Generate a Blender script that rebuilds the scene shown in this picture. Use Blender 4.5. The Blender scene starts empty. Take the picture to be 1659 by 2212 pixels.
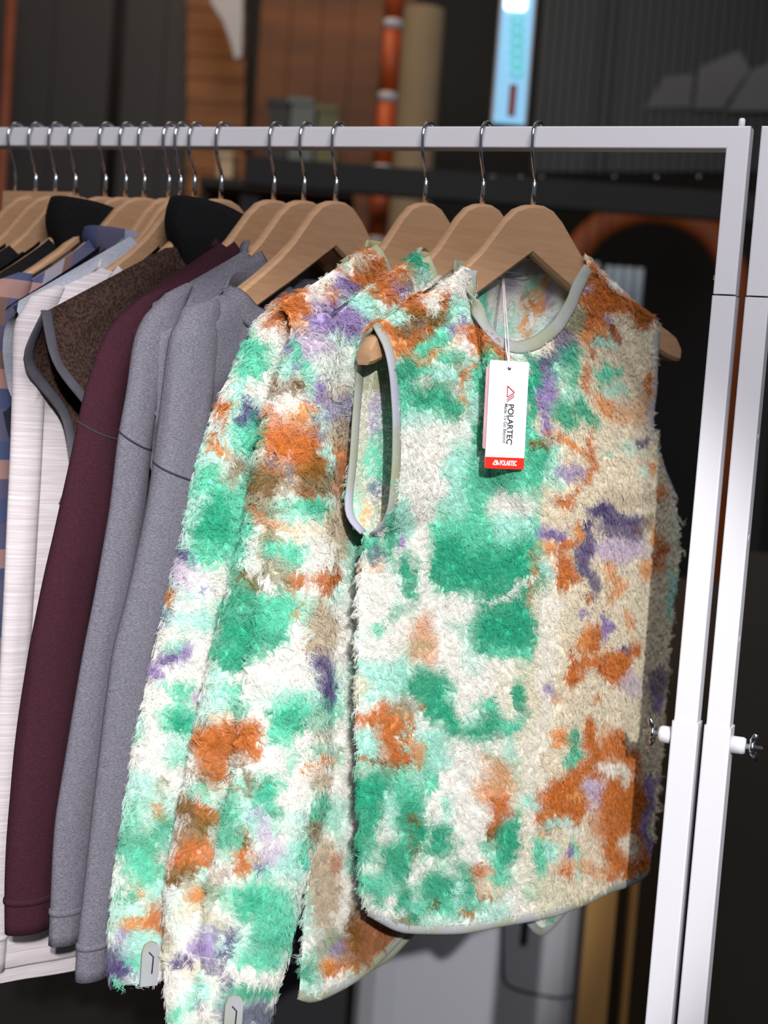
import bpy, math
import numpy as np

# ------------------------------------------------------------------ camera
F_PX, CX, CY = 3200.0, 829.5, 1106.0
PITCH, ROLL, CAM_H = math.radians(4.0), 0.075, 1.35
CAM = np.array([0.0, 0.0, CAM_H])
_F = np.array([0, math.cos(PITCH), -math.sin(PITCH)])
_U0 = np.array([0, math.sin(PITCH), math.cos(PITCH)])
_R0 = np.array([1.0, 0, 0])
_R = math.cos(ROLL) * _R0 + math.sin(ROLL) * _U0
_U = math.cos(ROLL) * _U0 - math.sin(ROLL) * _R0

scene = bpy.context.scene
COL = scene.collection
from mathutils import Matrix, Vector
cd = bpy.data.cameras.new('camera')
cam_o = bpy.data.objects.new('camera', cd)
COL.objects.link(cam_o)
m = Matrix.Identity(4)
for i in range(3):
    m[i][0], m[i][1], m[i][2], m[i][3] = _R[i], _U[i], -_F[i], CAM[i]
cam_o.matrix_world = m
cd.sensor_fit = 'VERTICAL'
cd.sensor_height = 17.3
cd.sensor_width = 13.0
cd.lens = 17.3 * F_PX / 2212.0
cd.clip_start = 0.05
cd.dof.use_dof = True
cd.dof.focus_distance = 1.42
cd.dof.aperture_fstop = 1.7
scene.camera = cam_o

# ------------------------------------------------------------------ world, lights, exposure
scene.view_settings.view_transform = 'Standard'
scene.view_settings.look = 'None'
scene.view_settings.gamma = 1.0
scene.view_settings.use_curve_mapping = False
scene.view_settings.exposure = 0.0

world = bpy.data.worlds.new('world')
scene.world = world
world.use_nodes = True
world.node_tree.nodes['Background'].inputs[0].default_value = (0.60, 0.62, 0.70, 1)
world.node_tree.nodes['Background'].inputs[1].default_value = 0.16


def add_light(name, kind, loc, target, energy, color, **kw):
    d = bpy.data.lights.new(name, kind)
    d.energy = energy
    d.color = color
    for k, v in kw.items():
        setattr(d, k, v)
    o = bpy.data.objects.new(name, d)
    COL.objects.link(o)
    o.location = loc
    o.rotation_euler = (Vector(target) - Vector(loc)).to_track_quat('-Z', 'Y').to_euler()
    return o


# ceiling track spot on the garments, added overhead fill, added warm back fill
add_light('track_spot', 'SPOT', (0.44, -2.40, 2.45), (-0.03, 1.38, 1.05), 660, (1.0, 0.98, 0.96),
          spot_size=math.radians(14.2), spot_blend=0.40, shadow_soft_size=0.03)
add_light('track_spot_left', 'SPOT', (0.30, -2.30, 2.45), (-0.54, 1.60, 0.97), 340, (1.0, 0.98, 0.97),
          spot_size=math.radians(15.5), spot_blend=0.35, shadow_soft_size=0.03)
add_light('overhead_fill', 'AREA', (0.2, -0.3, 3.0), (0.1, 1.6, 1.2), 52, (0.99, 0.97, 0.98), size=1.4)  # unseen broad fill, added to raise the ambient level
add_light('back_fill', 'AREA', (-0.6, 3.0, 3.3), (-0.3, 4.1, 1.6), 13, (1.0, 0.70, 0.40), size=1.0)  # unseen warm fill, added to brighten the planks at the back


# ------------------------------------------------------------------ pixel helpers
def proj(P):
    d = np.asarray(P, float) - CAM
    z = d @ _F
    return np.stack([CX + F_PX * (d @ _R) / z, CY - F_PX * (d @ _U) / z], -1)


def ray(x, y):
    return _F + (x - CX) / F_PX * _R - (y - CY) / F_PX * _U


def onplane(x, y, P0, n):
    d = ray(x, y)
    return CAM + ((np.asarray(P0) - CAM) @ n) / (d @ n) * d


def at_y(x, y, Y):
    d = ray(x, y)
    return CAM + d * (Y / d[1])


# rail line: the front top edge passes pixel (1155, 272) 1.49 m away and recedes 22 degrees to the left
A_R = math.radians(22)
RV = np.array([math.cos(A_R), -math.sin(A_R), 0])
NV = np.array([-math.sin(A_R), -math.cos(A_R), 0])
ZV = np.array([0, 0, 1.0])
TUBE = 0.0217
RAIL0 = CAM + 1.49 * ray(1155, 272.3)
RAILC = RAIL0 - NV * TUBE / 2 - ZV * TUBE / 2
RAIL_Z = float(RAILC[2])


def rail_at(x, dz=0.055):
    lo, hi = -2.2, 1.2
    for _ in range(50):
        mid = (lo + hi) / 2
        if proj(RAILC + RV * mid - ZV * dz)[0] < x:
            lo = mid
        else:
            hi = mid
    return RAILC + RV * mid


# ------------------------------------------------------------------ materials
def srgb(c):
    c = np.asarray(c, float)
    return np.where(c <= 0.04045, c / 12.92, ((c + 0.055) / 1.055) ** 2.4)


def lin(r, g, b):
    return tuple(srgb(np.array([r, g, b]) / 255.0)) + (1.0,)


MATS = {}


def mat(name, color, rough=0.6, metal=0.0, noise=None, bump=0.0, bscale=200, spec=0.5, emit=None, stretch=(1, 1, 1), color2=None, detail=4):
    if name in MATS:
        return MATS[name]
    mt = bpy.data.materials.new(name)
    mt.use_nodes = True
    nt = mt.node_tree
    b = nt.nodes['Principled BSDF']
    b.inputs['Base Color'].default_value = color
    b.inputs['Roughness'].default_value = rough
    b.inputs['Metallic'].default_value = metal
    b.inputs['Specular IOR Level'].default_value = spec
    if emit:
        b.inputs['Emission Color'].default_value = emit[0]
        b.inputs['Emission Strength'].default_value = emit[1]
    if noise or bump:
        tc = nt.nodes.new('ShaderNodeTexCoord')
        mp = nt.nodes.new('ShaderNodeMapping')
        mp.inputs['Scale'].default_value = stretch
        nt.links.new(tc.outputs['Object'], mp.inputs['Vector'])
    if noise:
        n = nt.nodes.new('ShaderNodeTexNoise')
        n.inputs['Scale'].default_value = noise
        n.inputs['Detail'].default_value = detail
        nt.links.new(mp.outputs[0], n.inputs['Vector'])
        r = nt.nodes.new('ShaderNodeValToRGB')
        r.color_ramp.elements[0].position = 0.36
        r.color_ramp.elements[1].position = 0.66
        r.color_ramp.elements[0].color = color2 or tuple(x * 0.72 for x in color[:3]) + (1,)
        r.color_ramp.elements[1].color = color
        nt.links.new(n.outputs['Fac'], r.inputs[0])
        nt.links.new(r.outputs[0], b.inputs['Base Color'])
    if bump:
        n2 = nt.nodes.new('ShaderNodeTexNoise')
        n2.inputs['Scale'].default_value = bscale
        n2.inputs['Detail'].default_value = 3
        nt.links.new(mp.outputs[0], n2.inputs['Vector'])
        bp = nt.nodes.new('ShaderNodeBump')
        bp.inputs['Strength'].default_value = bump
        bp.inputs['Distance'].default_value = 0.002
        nt.links.new(n2.outputs['Fac'], bp.inputs['Height'])
        nt.links.new(bp.outputs[0], b.inputs['Normal'])
    MATS[name] = mt
    return mt


def dye_material(name, hair):
    mt = bpy.data.materials.new(name)
    mt.use_nodes = True
    nt = mt.node_tree
    b = nt.nodes['Principled BSDF']
    a = nt.nodes.new('ShaderNodeAttribute')
    a.attribute_name = 'dye'
    nt.links.new(a.outputs['Color'], b.inputs['Base Color'])
    b.inputs['Roughness'].default_value = 0.85
    b.inputs['Specular IOR Level'].default_value = 0.12
    if hair:
        tr = nt.nodes.new('ShaderNodeBsdfTranslucent')
        mx = nt.nodes.new('ShaderNodeMixShader')
        mx.inputs[0].default_value = 0.22
        nt.links.new(a.outputs['Color'], tr.inputs['Color'])
        nt.links.new(b.outputs[0], mx.inputs[1])
        nt.links.new(tr.outputs[0], mx.inputs[2])
        nt.links.new(mx.outputs[0], nt.nodes['Material Output'].inputs[0])
    else:
        tc = nt.nodes.new('ShaderNodeTexCoord')
        n2 = nt.nodes.new('ShaderNodeTexNoise')
        n2.inputs['Scale'].default_value = 450
        nt.links.new(tc.outputs['Object'], n2.inputs['Vector'])
        bp = nt.nodes.new('ShaderNodeBump')
        bp.inputs['Strength'].default_value = 0.5
        bp.inputs['Distance'].default_value = 0.002
        nt.links.new(n2.outputs['Fac'], bp.inputs['Height'])
        nt.links.new(bp.outputs[0], b.inputs['Normal'])
    return mt


M_DYE = dye_material('dyed_cloth', False)
M_PILE = dye_material('dyed_pile', True)
M_WHITE = mat('white_powder_coat', lin(222, 220, 228), 0.42, bump=0.06, bscale=900)
M_CHROME = mat('chrome', (0.62, 0.62, 0.66, 1), 0.16, 1.0)
M_WOOD = mat('hanger_beech', lin(182, 144, 112), 0.5, noise=6, stretch=(4, 4, 40), color2=lin(174, 135, 102), bump=0.05, bscale=60, spec=0.35)
M_TAPE = mat('grey_binding_tape', lin(156, 158, 172), 0.8, noise=16, color2=lin(142, 146, 122))
M_TAPEY = mat('olive_tinted_binding_tape', lin(168, 160, 104), 0.8, noise=14, color2=lin(160, 172, 160))


# ------------------------------------------------------------------ object helpers
def tag(o, label=None, cat=None, group=None, kind=None):
    if label:
        o['label'] = label
    if cat:
        o['category'] = cat
    if group:
        o['group'] = group
    if kind:
        o['kind'] = kind
    return o


def empty(name, loc, label=None, cat=None, group=None):
    o = bpy.data.objects.new(name, None)
    COL.objects.link(o)
    o.empty_display_size = 0.05
    o.location = tuple(float(v) for v in loc)
    return tag(o, label, cat, group)


def root_loc(parent):
    l = np.zeros(3)
    while parent is not None:
        l = l + np.array(parent.location)
        parent = parent.parent
    return l


def link_mesh(name, me, parent=None, material=None):
    o = bpy.data.objects.new(name, me)
    COL.objects.link(o)
    if material:
        me.materials.append(material)
    o.parent = parent
    return o


def mesh_obj(name, V, Fs, material, parent=None, smooth=True, dye=None):
    """V in world coordinates; the object sits at its parent's origin"""
    V = np.asarray(V, float).reshape(-1, 3) - root_loc(parent)
    me = bpy.data.meshes.new(name)
    me.from_pydata(V.tolist(), [], [tuple(int(i) for i in f) for f in Fs])
    me.validate()
    if smooth:
        me.polygons.foreach_set('use_smooth', np.ones(len(me.polygons), bool))
    if dye is not None:
        at = me.color_attributes.new('dye', 'FLOAT_COLOR', 'POINT')
        c = np.ones((len(V), 4), np.float32)
        c[:, :3] = dye.reshape(-1, 3)
        at.data.foreach_set('color', c.ravel())
    me.update()
    return link_mesh(name, me, parent, material)


def grid_faces(nr, nc, closed=False, flip=False):
    i, j = np.meshgrid(np.arange(nr - 1), np.arange(nc if closed else nc - 1), indexing='ij')
    a = i * nc + j
    b = i * nc + (j + 1) % nc
    c = (i + 1) * nc + (j + 1) % nc
    d = (i + 1) * nc + j
    q = np.stack([a, b, c, d], -1).reshape(-1, 4)
    return q[:, ::-1] if flip else q


def box_vf(c, ax, ay, az, hx, hy, hz, bev=0.0):
    """box around centre c with unit axes and half sizes; optional chamfer of the edges along az"""
    c, ax, ay, az = (np.asarray(v, float) for v in (c, ax, ay, az))
    if bev <= 0:
        prof = [(-hx, -hy), (hx, -hy), (hx, hy), (-hx, hy)]
    else:
        prof = []
        for sx, sy, a0 in ((1, 1, 0), (-1, 1, 90), (-1, -1, 180), (1, -1, 270)):
            for k in range(4):
                a = math.radians(a0 + 30 * k)
                prof.append((sx * (hx - bev) + bev * math.cos(a), sy * (hy - bev) + bev * math.sin(a)))
    n = len(prof)
    V, Fs = [], []
    for z in (-hz, hz):
        V += [c + ax * p[0] + ay * p[1] + az * z for p in prof]
    for k in range(n):
        Fs.append((k, (k + 1) % n, n + (k + 1) % n, n + k))
    Fs.append(tuple(range(n))[::-1])
    Fs.append(tuple(range(n, 2 * n)))
    return V, Fs


def box(name, c, ax, ay, az, hx, hy, hz, material, parent=None, bev=0.0):
    V, Fs = box_vf(c, ax, ay, az, hx, hy, hz, bev)
    o = mesh_obj(name, V, Fs, material, parent, smooth=False)
    return o


X, Y = np.array([1.0, 0, 0]), np.array([0, 1.0, 0])


def sweep(pts, across, ra, rb, nseg=8, closed=False):
    """tube along pts; ellipse half axes ra along 'across' (per point) and rb along the third direction"""
    pts = np.asarray(pts, float)
    n = len(pts)
    if closed:
        t = np.roll(pts, -1, 0) - np.roll(pts, 1, 0)
    else:
        t = np.gradient(pts, axis=0)
    t /= np.linalg.norm(t, axis=1)[:, None] + 1e-12
    a = np.asarray(across, float) * np.ones((n, 1))
    a = a - (a * t).sum(1)[:, None] * t
    a /= np.linalg.norm(a, axis=1)[:, None] + 1e-12
    b = np.cross(t, a)
    th = np.arange(nseg) / nseg * 2 * np.pi
    ra = np.asarray(ra) * np.ones(n)
    rb = np.asarray(rb) * np.ones(n)
    V = pts[:, None] + a[:, None] * (ra[:, None] * np.cos(th))[..., None] + b[:, None] * (rb[:, None] * np.sin(th))[..., None]
    if closed:
        V = np.concatenate([V, V[:1]], 0)
        n += 1
    Fs = grid_faces(n, nseg, True).tolist()
    if not closed:
        Fs.append(tuple(range(nseg))[::-1])
        Fs.append(tuple(range((n - 1) * nseg, n * nseg)))
    return V.reshape(-1, 3), Fs


def lathe(c, axis, prof, nseg=20):
    axis = np.asarray(axis, float)
    axis = axis / np.linalg.norm(axis)
    h = X if abs(axis[0]) < 0.8 else Y
    a = np.cross(axis, h)
    a /= np.linalg.norm(a)
    b = np.cross(axis, a)
    th = np.arange(nseg) / nseg * 2 * np.pi
    V = []
    for r, z in prof:
        V += [np.asarray(c) + axis * z + a * r * math.cos(q) + b * r * math.sin(q) for q in th]
    Fs = grid_faces(len(prof), nseg, True).tolist()
    Fs.append(tuple(range(nseg))[::-1])
    Fs.append(tuple(range((len(prof) - 1) * nseg, len(prof) * nseg)))
    return V, Fs


def vnoise(p, seed):
    """smooth value noise in [-1, 1] on (n, 2) or (n, 3) points"""
    p = np.asarray(p, float)
    i0 = np.floor(p).astype(np.int64)
    f = p - i0
    f = f * f * (3 - 2 * f)
    d = p.shape[1]
    out = np.zeros(len(p))
    for k in range(2 ** d):
        off = np.array([(k >> q) & 1 for q in range(d)])
        c = i0 + off
        h = np.full(len(p), seed * 7919 + 17, np.int64)
        for q, pr in zip(range(d), (73856093, 19349663, 83492791)):
            h = h ^ (c[:, q] * pr)
        h = (h ^ (h >> 13)) * 1274126177
        h = (h ^ (h >> 16)) & 0xFFFFFF
        w = np.prod(np.where(off == 1, f, 1 - f), axis=1)
        out += w * (h / float(0xFFFFFF) * 2 - 1)
    return out


# ------------------------------------------------------------------ structure: floor and back of the shop
M_FLOOR = mat('dark_floor', lin(58, 56, 58), 0.35, noise=3)
M_DARK = mat('dark_panel', lin(38, 38, 44), 0.6, noise=2)
M_BLACK = mat('black_recess', lin(9, 9, 11), 0.7, noise=3)
box('floor', (0, 2.6, -0.05), X, Y, ZV, 5.0, 4.2, 0.05, M_FLOOR).__setitem__('kind', 'structure')
box('wall_back', (0, 5.05, 1.6), X, Y, ZV, 5.0, 0.05, 1.6, M_BLACK).__setitem__('kind', 'structure')

# ------------------------------------------------------------------ hangers
def frame(x, ph):
    H = rail_at(x)
    a = math.radians(ph)
    u = np.array([math.cos(a), math.sin(a), 0])
    return H, u, np.array([u[1], -u[0], 0])


def wc(u):
    return 0.018 * np.minimum(np.abs(u) / 0.22, 1.3) ** 2


HTOP = [(0, 0), (0.012, -0.0008), (0.025, -0.0055), (0.038, -0.016), (0.052, -0.032), (0.066, -0.048), (0.086, -0.065), (0.114, -0.084), (0.142, -0.101), (0.170, -0.117), (0.189, -0.127), (0.200, -0.134), (0.206, -0.144)]
HBOT = [(0, -0.050), (0.012, -0.0575), (0.025, -0.0655), (0.038, -0.0735), (0.052, -0.082), (0.066, -0.0905), (0.086, -0.101), (0.114, -0.116), (0.142, -0.131), (0.170, -0.1455), (0.189, -0.155), (0.200, -0.159), (0.206, -0.160)]
APEX = 0.066


def hanger(x, ph, label, tilt=3.0, scale=1.0, group='wooden hangers on the white rail'):
    H, u, w = frame(x, ph)
    root = empty('wooden_hanger', H, label, 'hanger', group)
    tl = math.tan(math.radians(tilt))
    top = [(-a, b) for a, b in HTOP[::-1]] + HTOP[1:]
    bot = [(-a, b) for a, b in HBOT[::-1]] + HBOT[1:]
    V = []
    n = len(top)
    for (a, zt), (_, zb) in zip(top, bot):
        th = 0.0062 + 0.0045 * min(1, (abs(a) / 0.2)) ** 2
        c = float(wc(a))
        e = min(0.0035, (zt - zb) * 0.3)
        ring = [(c - th, zt - e), (c - th + 0.003, zt), (c + th - 0.003, zt), (c + th, zt - e), (c + th, zb + e), (c + th - 0.003, zb), (c - th + 0.003, zb), (c - th, zb + e)]
        a *= scale
        V += [H + u * a + w * q + ZV * (z - APEX + a * tl) for q, z in ring]
    Fs = grid_faces(n, 8, True).tolist()
    Fs += [tuple(range(8))[::-1], tuple(range((n - 1) * 8, n * 8))]
    o = mesh_obj('hanger_body', V, Fs, M_WOOD, root)
    md = o.modifiers.new('b', 'EDGE_SPLIT')
    md.split_angle = math.radians(38)
    # hook: swivels, so it stays square to the rail
    rr = 0.019
    pts = [H - ZV * (APEX + 0.004), H - ZV * 0.0435]
    mesh_obj('hook_rod', *lathe(H - ZV * (APEX + 0.002), ZV, [(0.0026, 0), (0.0026, 0.024), (0.0021, 0.0252)], 10), M_CHROME, root)
    P = [np.array([0, -0.0425]), np.array([0.006, -0.033]), np.array([0.0135, -0.022]), np.array([0.018, -0.012])]
    for a in np.radians(np.arange(-12, 200, 12)):
        P.append(np.array([math.cos(a) * rr, math.sin(a) * 0.0165 + 0.0]))
    P = np.array(P)
    W = H + NV * P[:, :1] + ZV * P[:, 1:] + ZV * 0.0
    mesh_obj('hook', *sweep(W, RV, 0.0020, 0.0020, 8), M_CHROME, root)
    return root


# ------------------------------------------------------------------ cloth surfaces
def curve3(pts, n):
    """resample a polyline of rows by arc parameter with light smoothing"""
    pts = np.asarray(pts, float)
    d = np.r_[0, np.cumsum(np.linalg.norm(np.diff(pts[:, :2], axis=0), axis=1))]
    d /= d[-1]
    s = np.linspace(0, 1, n)
    return np.stack([np.interp(s, d, pts[:, k]) for k in range(pts.shape[1])], -1)


def smooth1(c, it=2, keep=()):
    c = c.copy()
    for _ in range(it):
        d = c.copy()
        d[1:-1] = (c[:-2] + 2 * c[1:-1] + c[2:]) / 4
        for k in keep:
            d[k] = c[k]
        c = d
    return c


def coons(T, B, L, R):
    """boundary curves (n, 3); returns (nt, ns, 3)"""
    s = np.linspace(0, 1, len(T))[None, :, None]
    t = np.linspace(0, 1, len(L))[:, None, None]
    P = (1 - t) * T[None] + t * B[None] + (1 - s) * L[:, None] + s * R[:, None]
    P -= (1 - s) * (1 - t) * T[0] + s * (1 - t) * T[-1] + (1 - s) * t * B[0] + s * t * B[-1]
    return P


def panel_grid(fr, T, B, L, R, bulge, power, ns, nt, side, folds=0.004, seed=1, neck=(1, 5), vert=0.12, tilt=0.061):
    """T, B, L, R are (u, z, w) polylines; side +1 front, -1 back"""
    H, u, w = fr
    Lc, Rc = smooth1(curve3(L, nt), 2), smooth1(curve3(R, nt), 2)
    dl, dr = Lc[:, 2] - Lc[-1, 2], Rc[:, 2] - Rc[-1, 2]
    Lc[:, 2], Rc[:, 2] = Lc[-1, 2], Rc[-1, 2]
    dl, dr = dl - dl[0], dr - dr[0]
    Tc, Bc = curve3(T, ns), smooth1(curve3(B, ns), 3)
    Lc[:, 2] = Tc[0, 2] + (Bc[0, 2] - Tc[0, 2]) * np.linspace(0, 1, nt)
    Rc[:, 2] = Tc[-1, 2] + (Bc[-1, 2] - Tc[-1, 2]) * np.linspace(0, 1, nt)
    P = coons(Tc, Bc, Lc, Rc)
    s1 = np.linspace(0, 1, ns)
    P[..., 2] += dl[:, None] * np.exp(-(s1 / 0.13) ** 1.4)[None] + dr[:, None] * np.exp(-((1 - s1) / 0.13) ** 1.4)[None]
    s = np.linspace(0, 1, ns)[None, :]
    t = np.linspace(0, 1, nt)[:, None]
    lat = 1 - np.abs(2 * s - 1) ** power
    P[..., 2] += side * bulge * lat * (1 - np.exp(-t / vert))
    if folds:
        q = np.stack([P[..., 0].ravel() * 16 + 3.1, P[..., 1].ravel() * 2.2], -1)
        q2 = np.stack([P[..., 0].ravel() * 34, P[..., 1].ravel() * 5.5], -1)
        nn = (vnoise(q, seed) + 0.4 * vnoise(q2, seed + 3)).reshape(nt, ns)
        P[..., 2] += folds * nn * np.minimum(1, 3 * lat) * np.minimum(1, t * 3)
    # the cloth lies over the hanger's arms
    uu = np.clip(np.abs(P[..., 0]), 0, 0.206)
    zt = RAIL_Z - APEX + np.interp(uu, [q[0] for q in HTOP], [q[1] for q in HTOP]) + P[..., 0] * tilt
    T_ = np.asarray(T, float)
    dT = np.r_[0, np.cumsum(np.linalg.norm(np.diff(T_[:, :2], axis=0), axis=1))]
    dT /= dT[-1]
    onsh = (s[0] < dT[neck[0]] + 1e-6) | (s[0] > dT[neck[1]] - 1e-6)
    rise = np.maximum(0, zt[0] + 0.0035 - P[0, :, 1]) * onsh * (np.abs(P[0, :, 0]) < 0.212)
    P[..., 1] += rise[None] * np.exp(-t / 0.06)
    zt = RAIL_Z - APEX + np.interp(uu, [q[0] for q in HTOP], [q[1] for q in HTOP]) + P[..., 0] * tilt
    k = np.clip((zt + 0.007 - P[..., 1]) / 0.008, 0, 1) * np.clip((P[..., 1] - zt + 0.13) / 0.06, 0, 1) * (np.abs(P[..., 0]) < 0.215)
    lim = wc(P[..., 0]) + side * 0.0165 * k
    P[..., 2] = np.where(k > 0, np.maximum(P[..., 2], lim) if side > 0 else np.minimum(P[..., 2], lim), P[..., 2])
    return H + P[..., :1] * u + P[..., 2:3] * w + (P[..., 1:2] - H[2]) * ZV


def uz(fr, x, y, w0):
    H, u, w = fr
    P = onplane(x, y, H + w * w0, w)
    return float((P - H) @ u), float(P[2]), w0


def grid_normals(P, closed=False):
    du = np.gradient(P, axis=1) if not closed else (np.roll(P, -1, 1) - np.roll(P, 1, 1))
    dv = np.gradient(P, axis=0)
    n = np.cross(du, dv)
    return n / (np.linalg.norm(n, axis=-1)[..., None] + 1e-12)


def tube_grid(fr, rows, w0, kd=0.6, nth=36, seed=3, fold=0.06, groove=None, nrow=60):
    """sleeve: rows (y, x_left, x_right) in photo pixels, hung in the garment's own plane"""
    H, u, w = fr
    rows = np.asarray(rows, float)
    d = np.r_[0, np.cumsum(np.diff(rows[:, 0]))]
    tt = np.linspace(0, d[-1], nrow)
    yy, xl, xr = (np.interp(tt, d, rows[:, k]) for k in range(3))
    ker = np.array([1, 2, 3, 2, 1]) / 9.0
    for a in (xl, xr):
        a[2:-2] = np.convolve(a, ker, 'valid')
    th = np.arange(nth) / nth * 2 * np.pi
    G = np.zeros((nrow, nth, 3))
    for i in range(nrow):
        xc = (xl[i] + xr[i]) / 2
        c = onplane(xc, yy[i], H + w * w0, w)
        v = c - CAM
        dep = v @ _F
        vh = v.copy()
        vh[2] = 0
        vh /= np.linalg.norm(vh)
        pr = np.array([vh[1], -vh[0], 0])          # horizontal, across the line of sight
        cu, cw = abs(u @ pr), abs(w @ pr)
        hw = (xr[i] - xl[i]) / 2 / F_PX * dep
        au = hw / math.sqrt(cu ** 2 + (kd * cw) ** 2)
        r = 1 + fold * vnoise(np.stack([np.cos(th) * 1.7 + 5, np.sin(th) * 1.7 + 5, np.full(nth, i / nrow * 6)], -1), seed)
        if groove is not None:
            for ga, gd, gw in groove:
                dd = np.abs((th - ga + np.pi) % (2 * np.pi) - np.pi)
                r = r - gd * np.exp(-(dd / gw) ** 2) * min(1, i / nrow * 2.2)
        G[i] = c + u * (au * r * np.cos(th))[:, None] + w * (kd * au * r * np.sin(th))[:, None]
    return G


# ------------------------------------------------------------------ tie-dye colours
PAL = {k: srgb(np.array(v) / 255.0) for k, v in dict(
    W=(238, 236, 230), C=(230, 221, 200), M=(112, 212, 182), T=(58, 178, 142), A=(184, 230, 218), O=(206, 124, 58),
    P=(226, 160, 96), B=(134, 96, 34), L=(164, 144, 192), V=(96, 82, 132), G=(158, 156, 126), N=(196, 180, 156),
    K=(210, 194, 214), S=(112, 118, 140), D=(178, 104, 44)).items()}


def dye_field(P, base, blobs, seed=1, warp=1.0):
    q = proj(P.reshape(-1, 3))
    wx = vnoise(q / 42, seed) * 13 + vnoise(q / 15, seed + 1) * 7 + vnoise(q / 6, seed + 8) * 3
    wy = vnoise(q / 42, seed + 2) * 13 + vnoise(q / 15, seed + 3) * 7 + vnoise(q / 6, seed + 9) * 3
    px, py = q[:, 0] + wx * warp, q[:, 1] + wy * warp
    col = np.tile(PAL[base], (len(q), 1))
    # faint all-over mottling between the undyed tones
    f = np.clip(vnoise(q / 60, seed + 5) * 1.3 + 0.25, 0, 1)[:, None]
    col = col * (1 - 0.75 * f) + PAL['A'] * 0.75 * f
    f = np.clip(vnoise(q / 48, seed + 6) * 1.6 - 0.45, 0, 1)[:, None]
    col = col * (1 - 0.8 * f) + PAL['M'] * 0.8 * f
    for bl in blobs:
        x, y, rx, ry, c = bl[:5]
        rot = math.radians(bl[5]) if len(bl) > 5 else 0.0
        st = bl[6] if len(bl) > 6 else 0.95
        dx, dy = px - x, py - y
        a = dx * math.cos(rot) + dy * math.sin(rot)
        b = -dx * math.sin(rot) + dy * math.cos(rot)
        d = np.sqrt((a / (rx * 1.12)) ** 2 + (b / (ry * 1.12)) ** 2)
        soft = 0.35
        wgt = np.clip((1 + soft - d) / (2 * soft), 0, 1)
        wgt = (wgt * wgt * (3 - 2 * wgt) * st)[:, None]
        col = col * (1 - wgt) + PAL[c] * wgt
    return col


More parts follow.
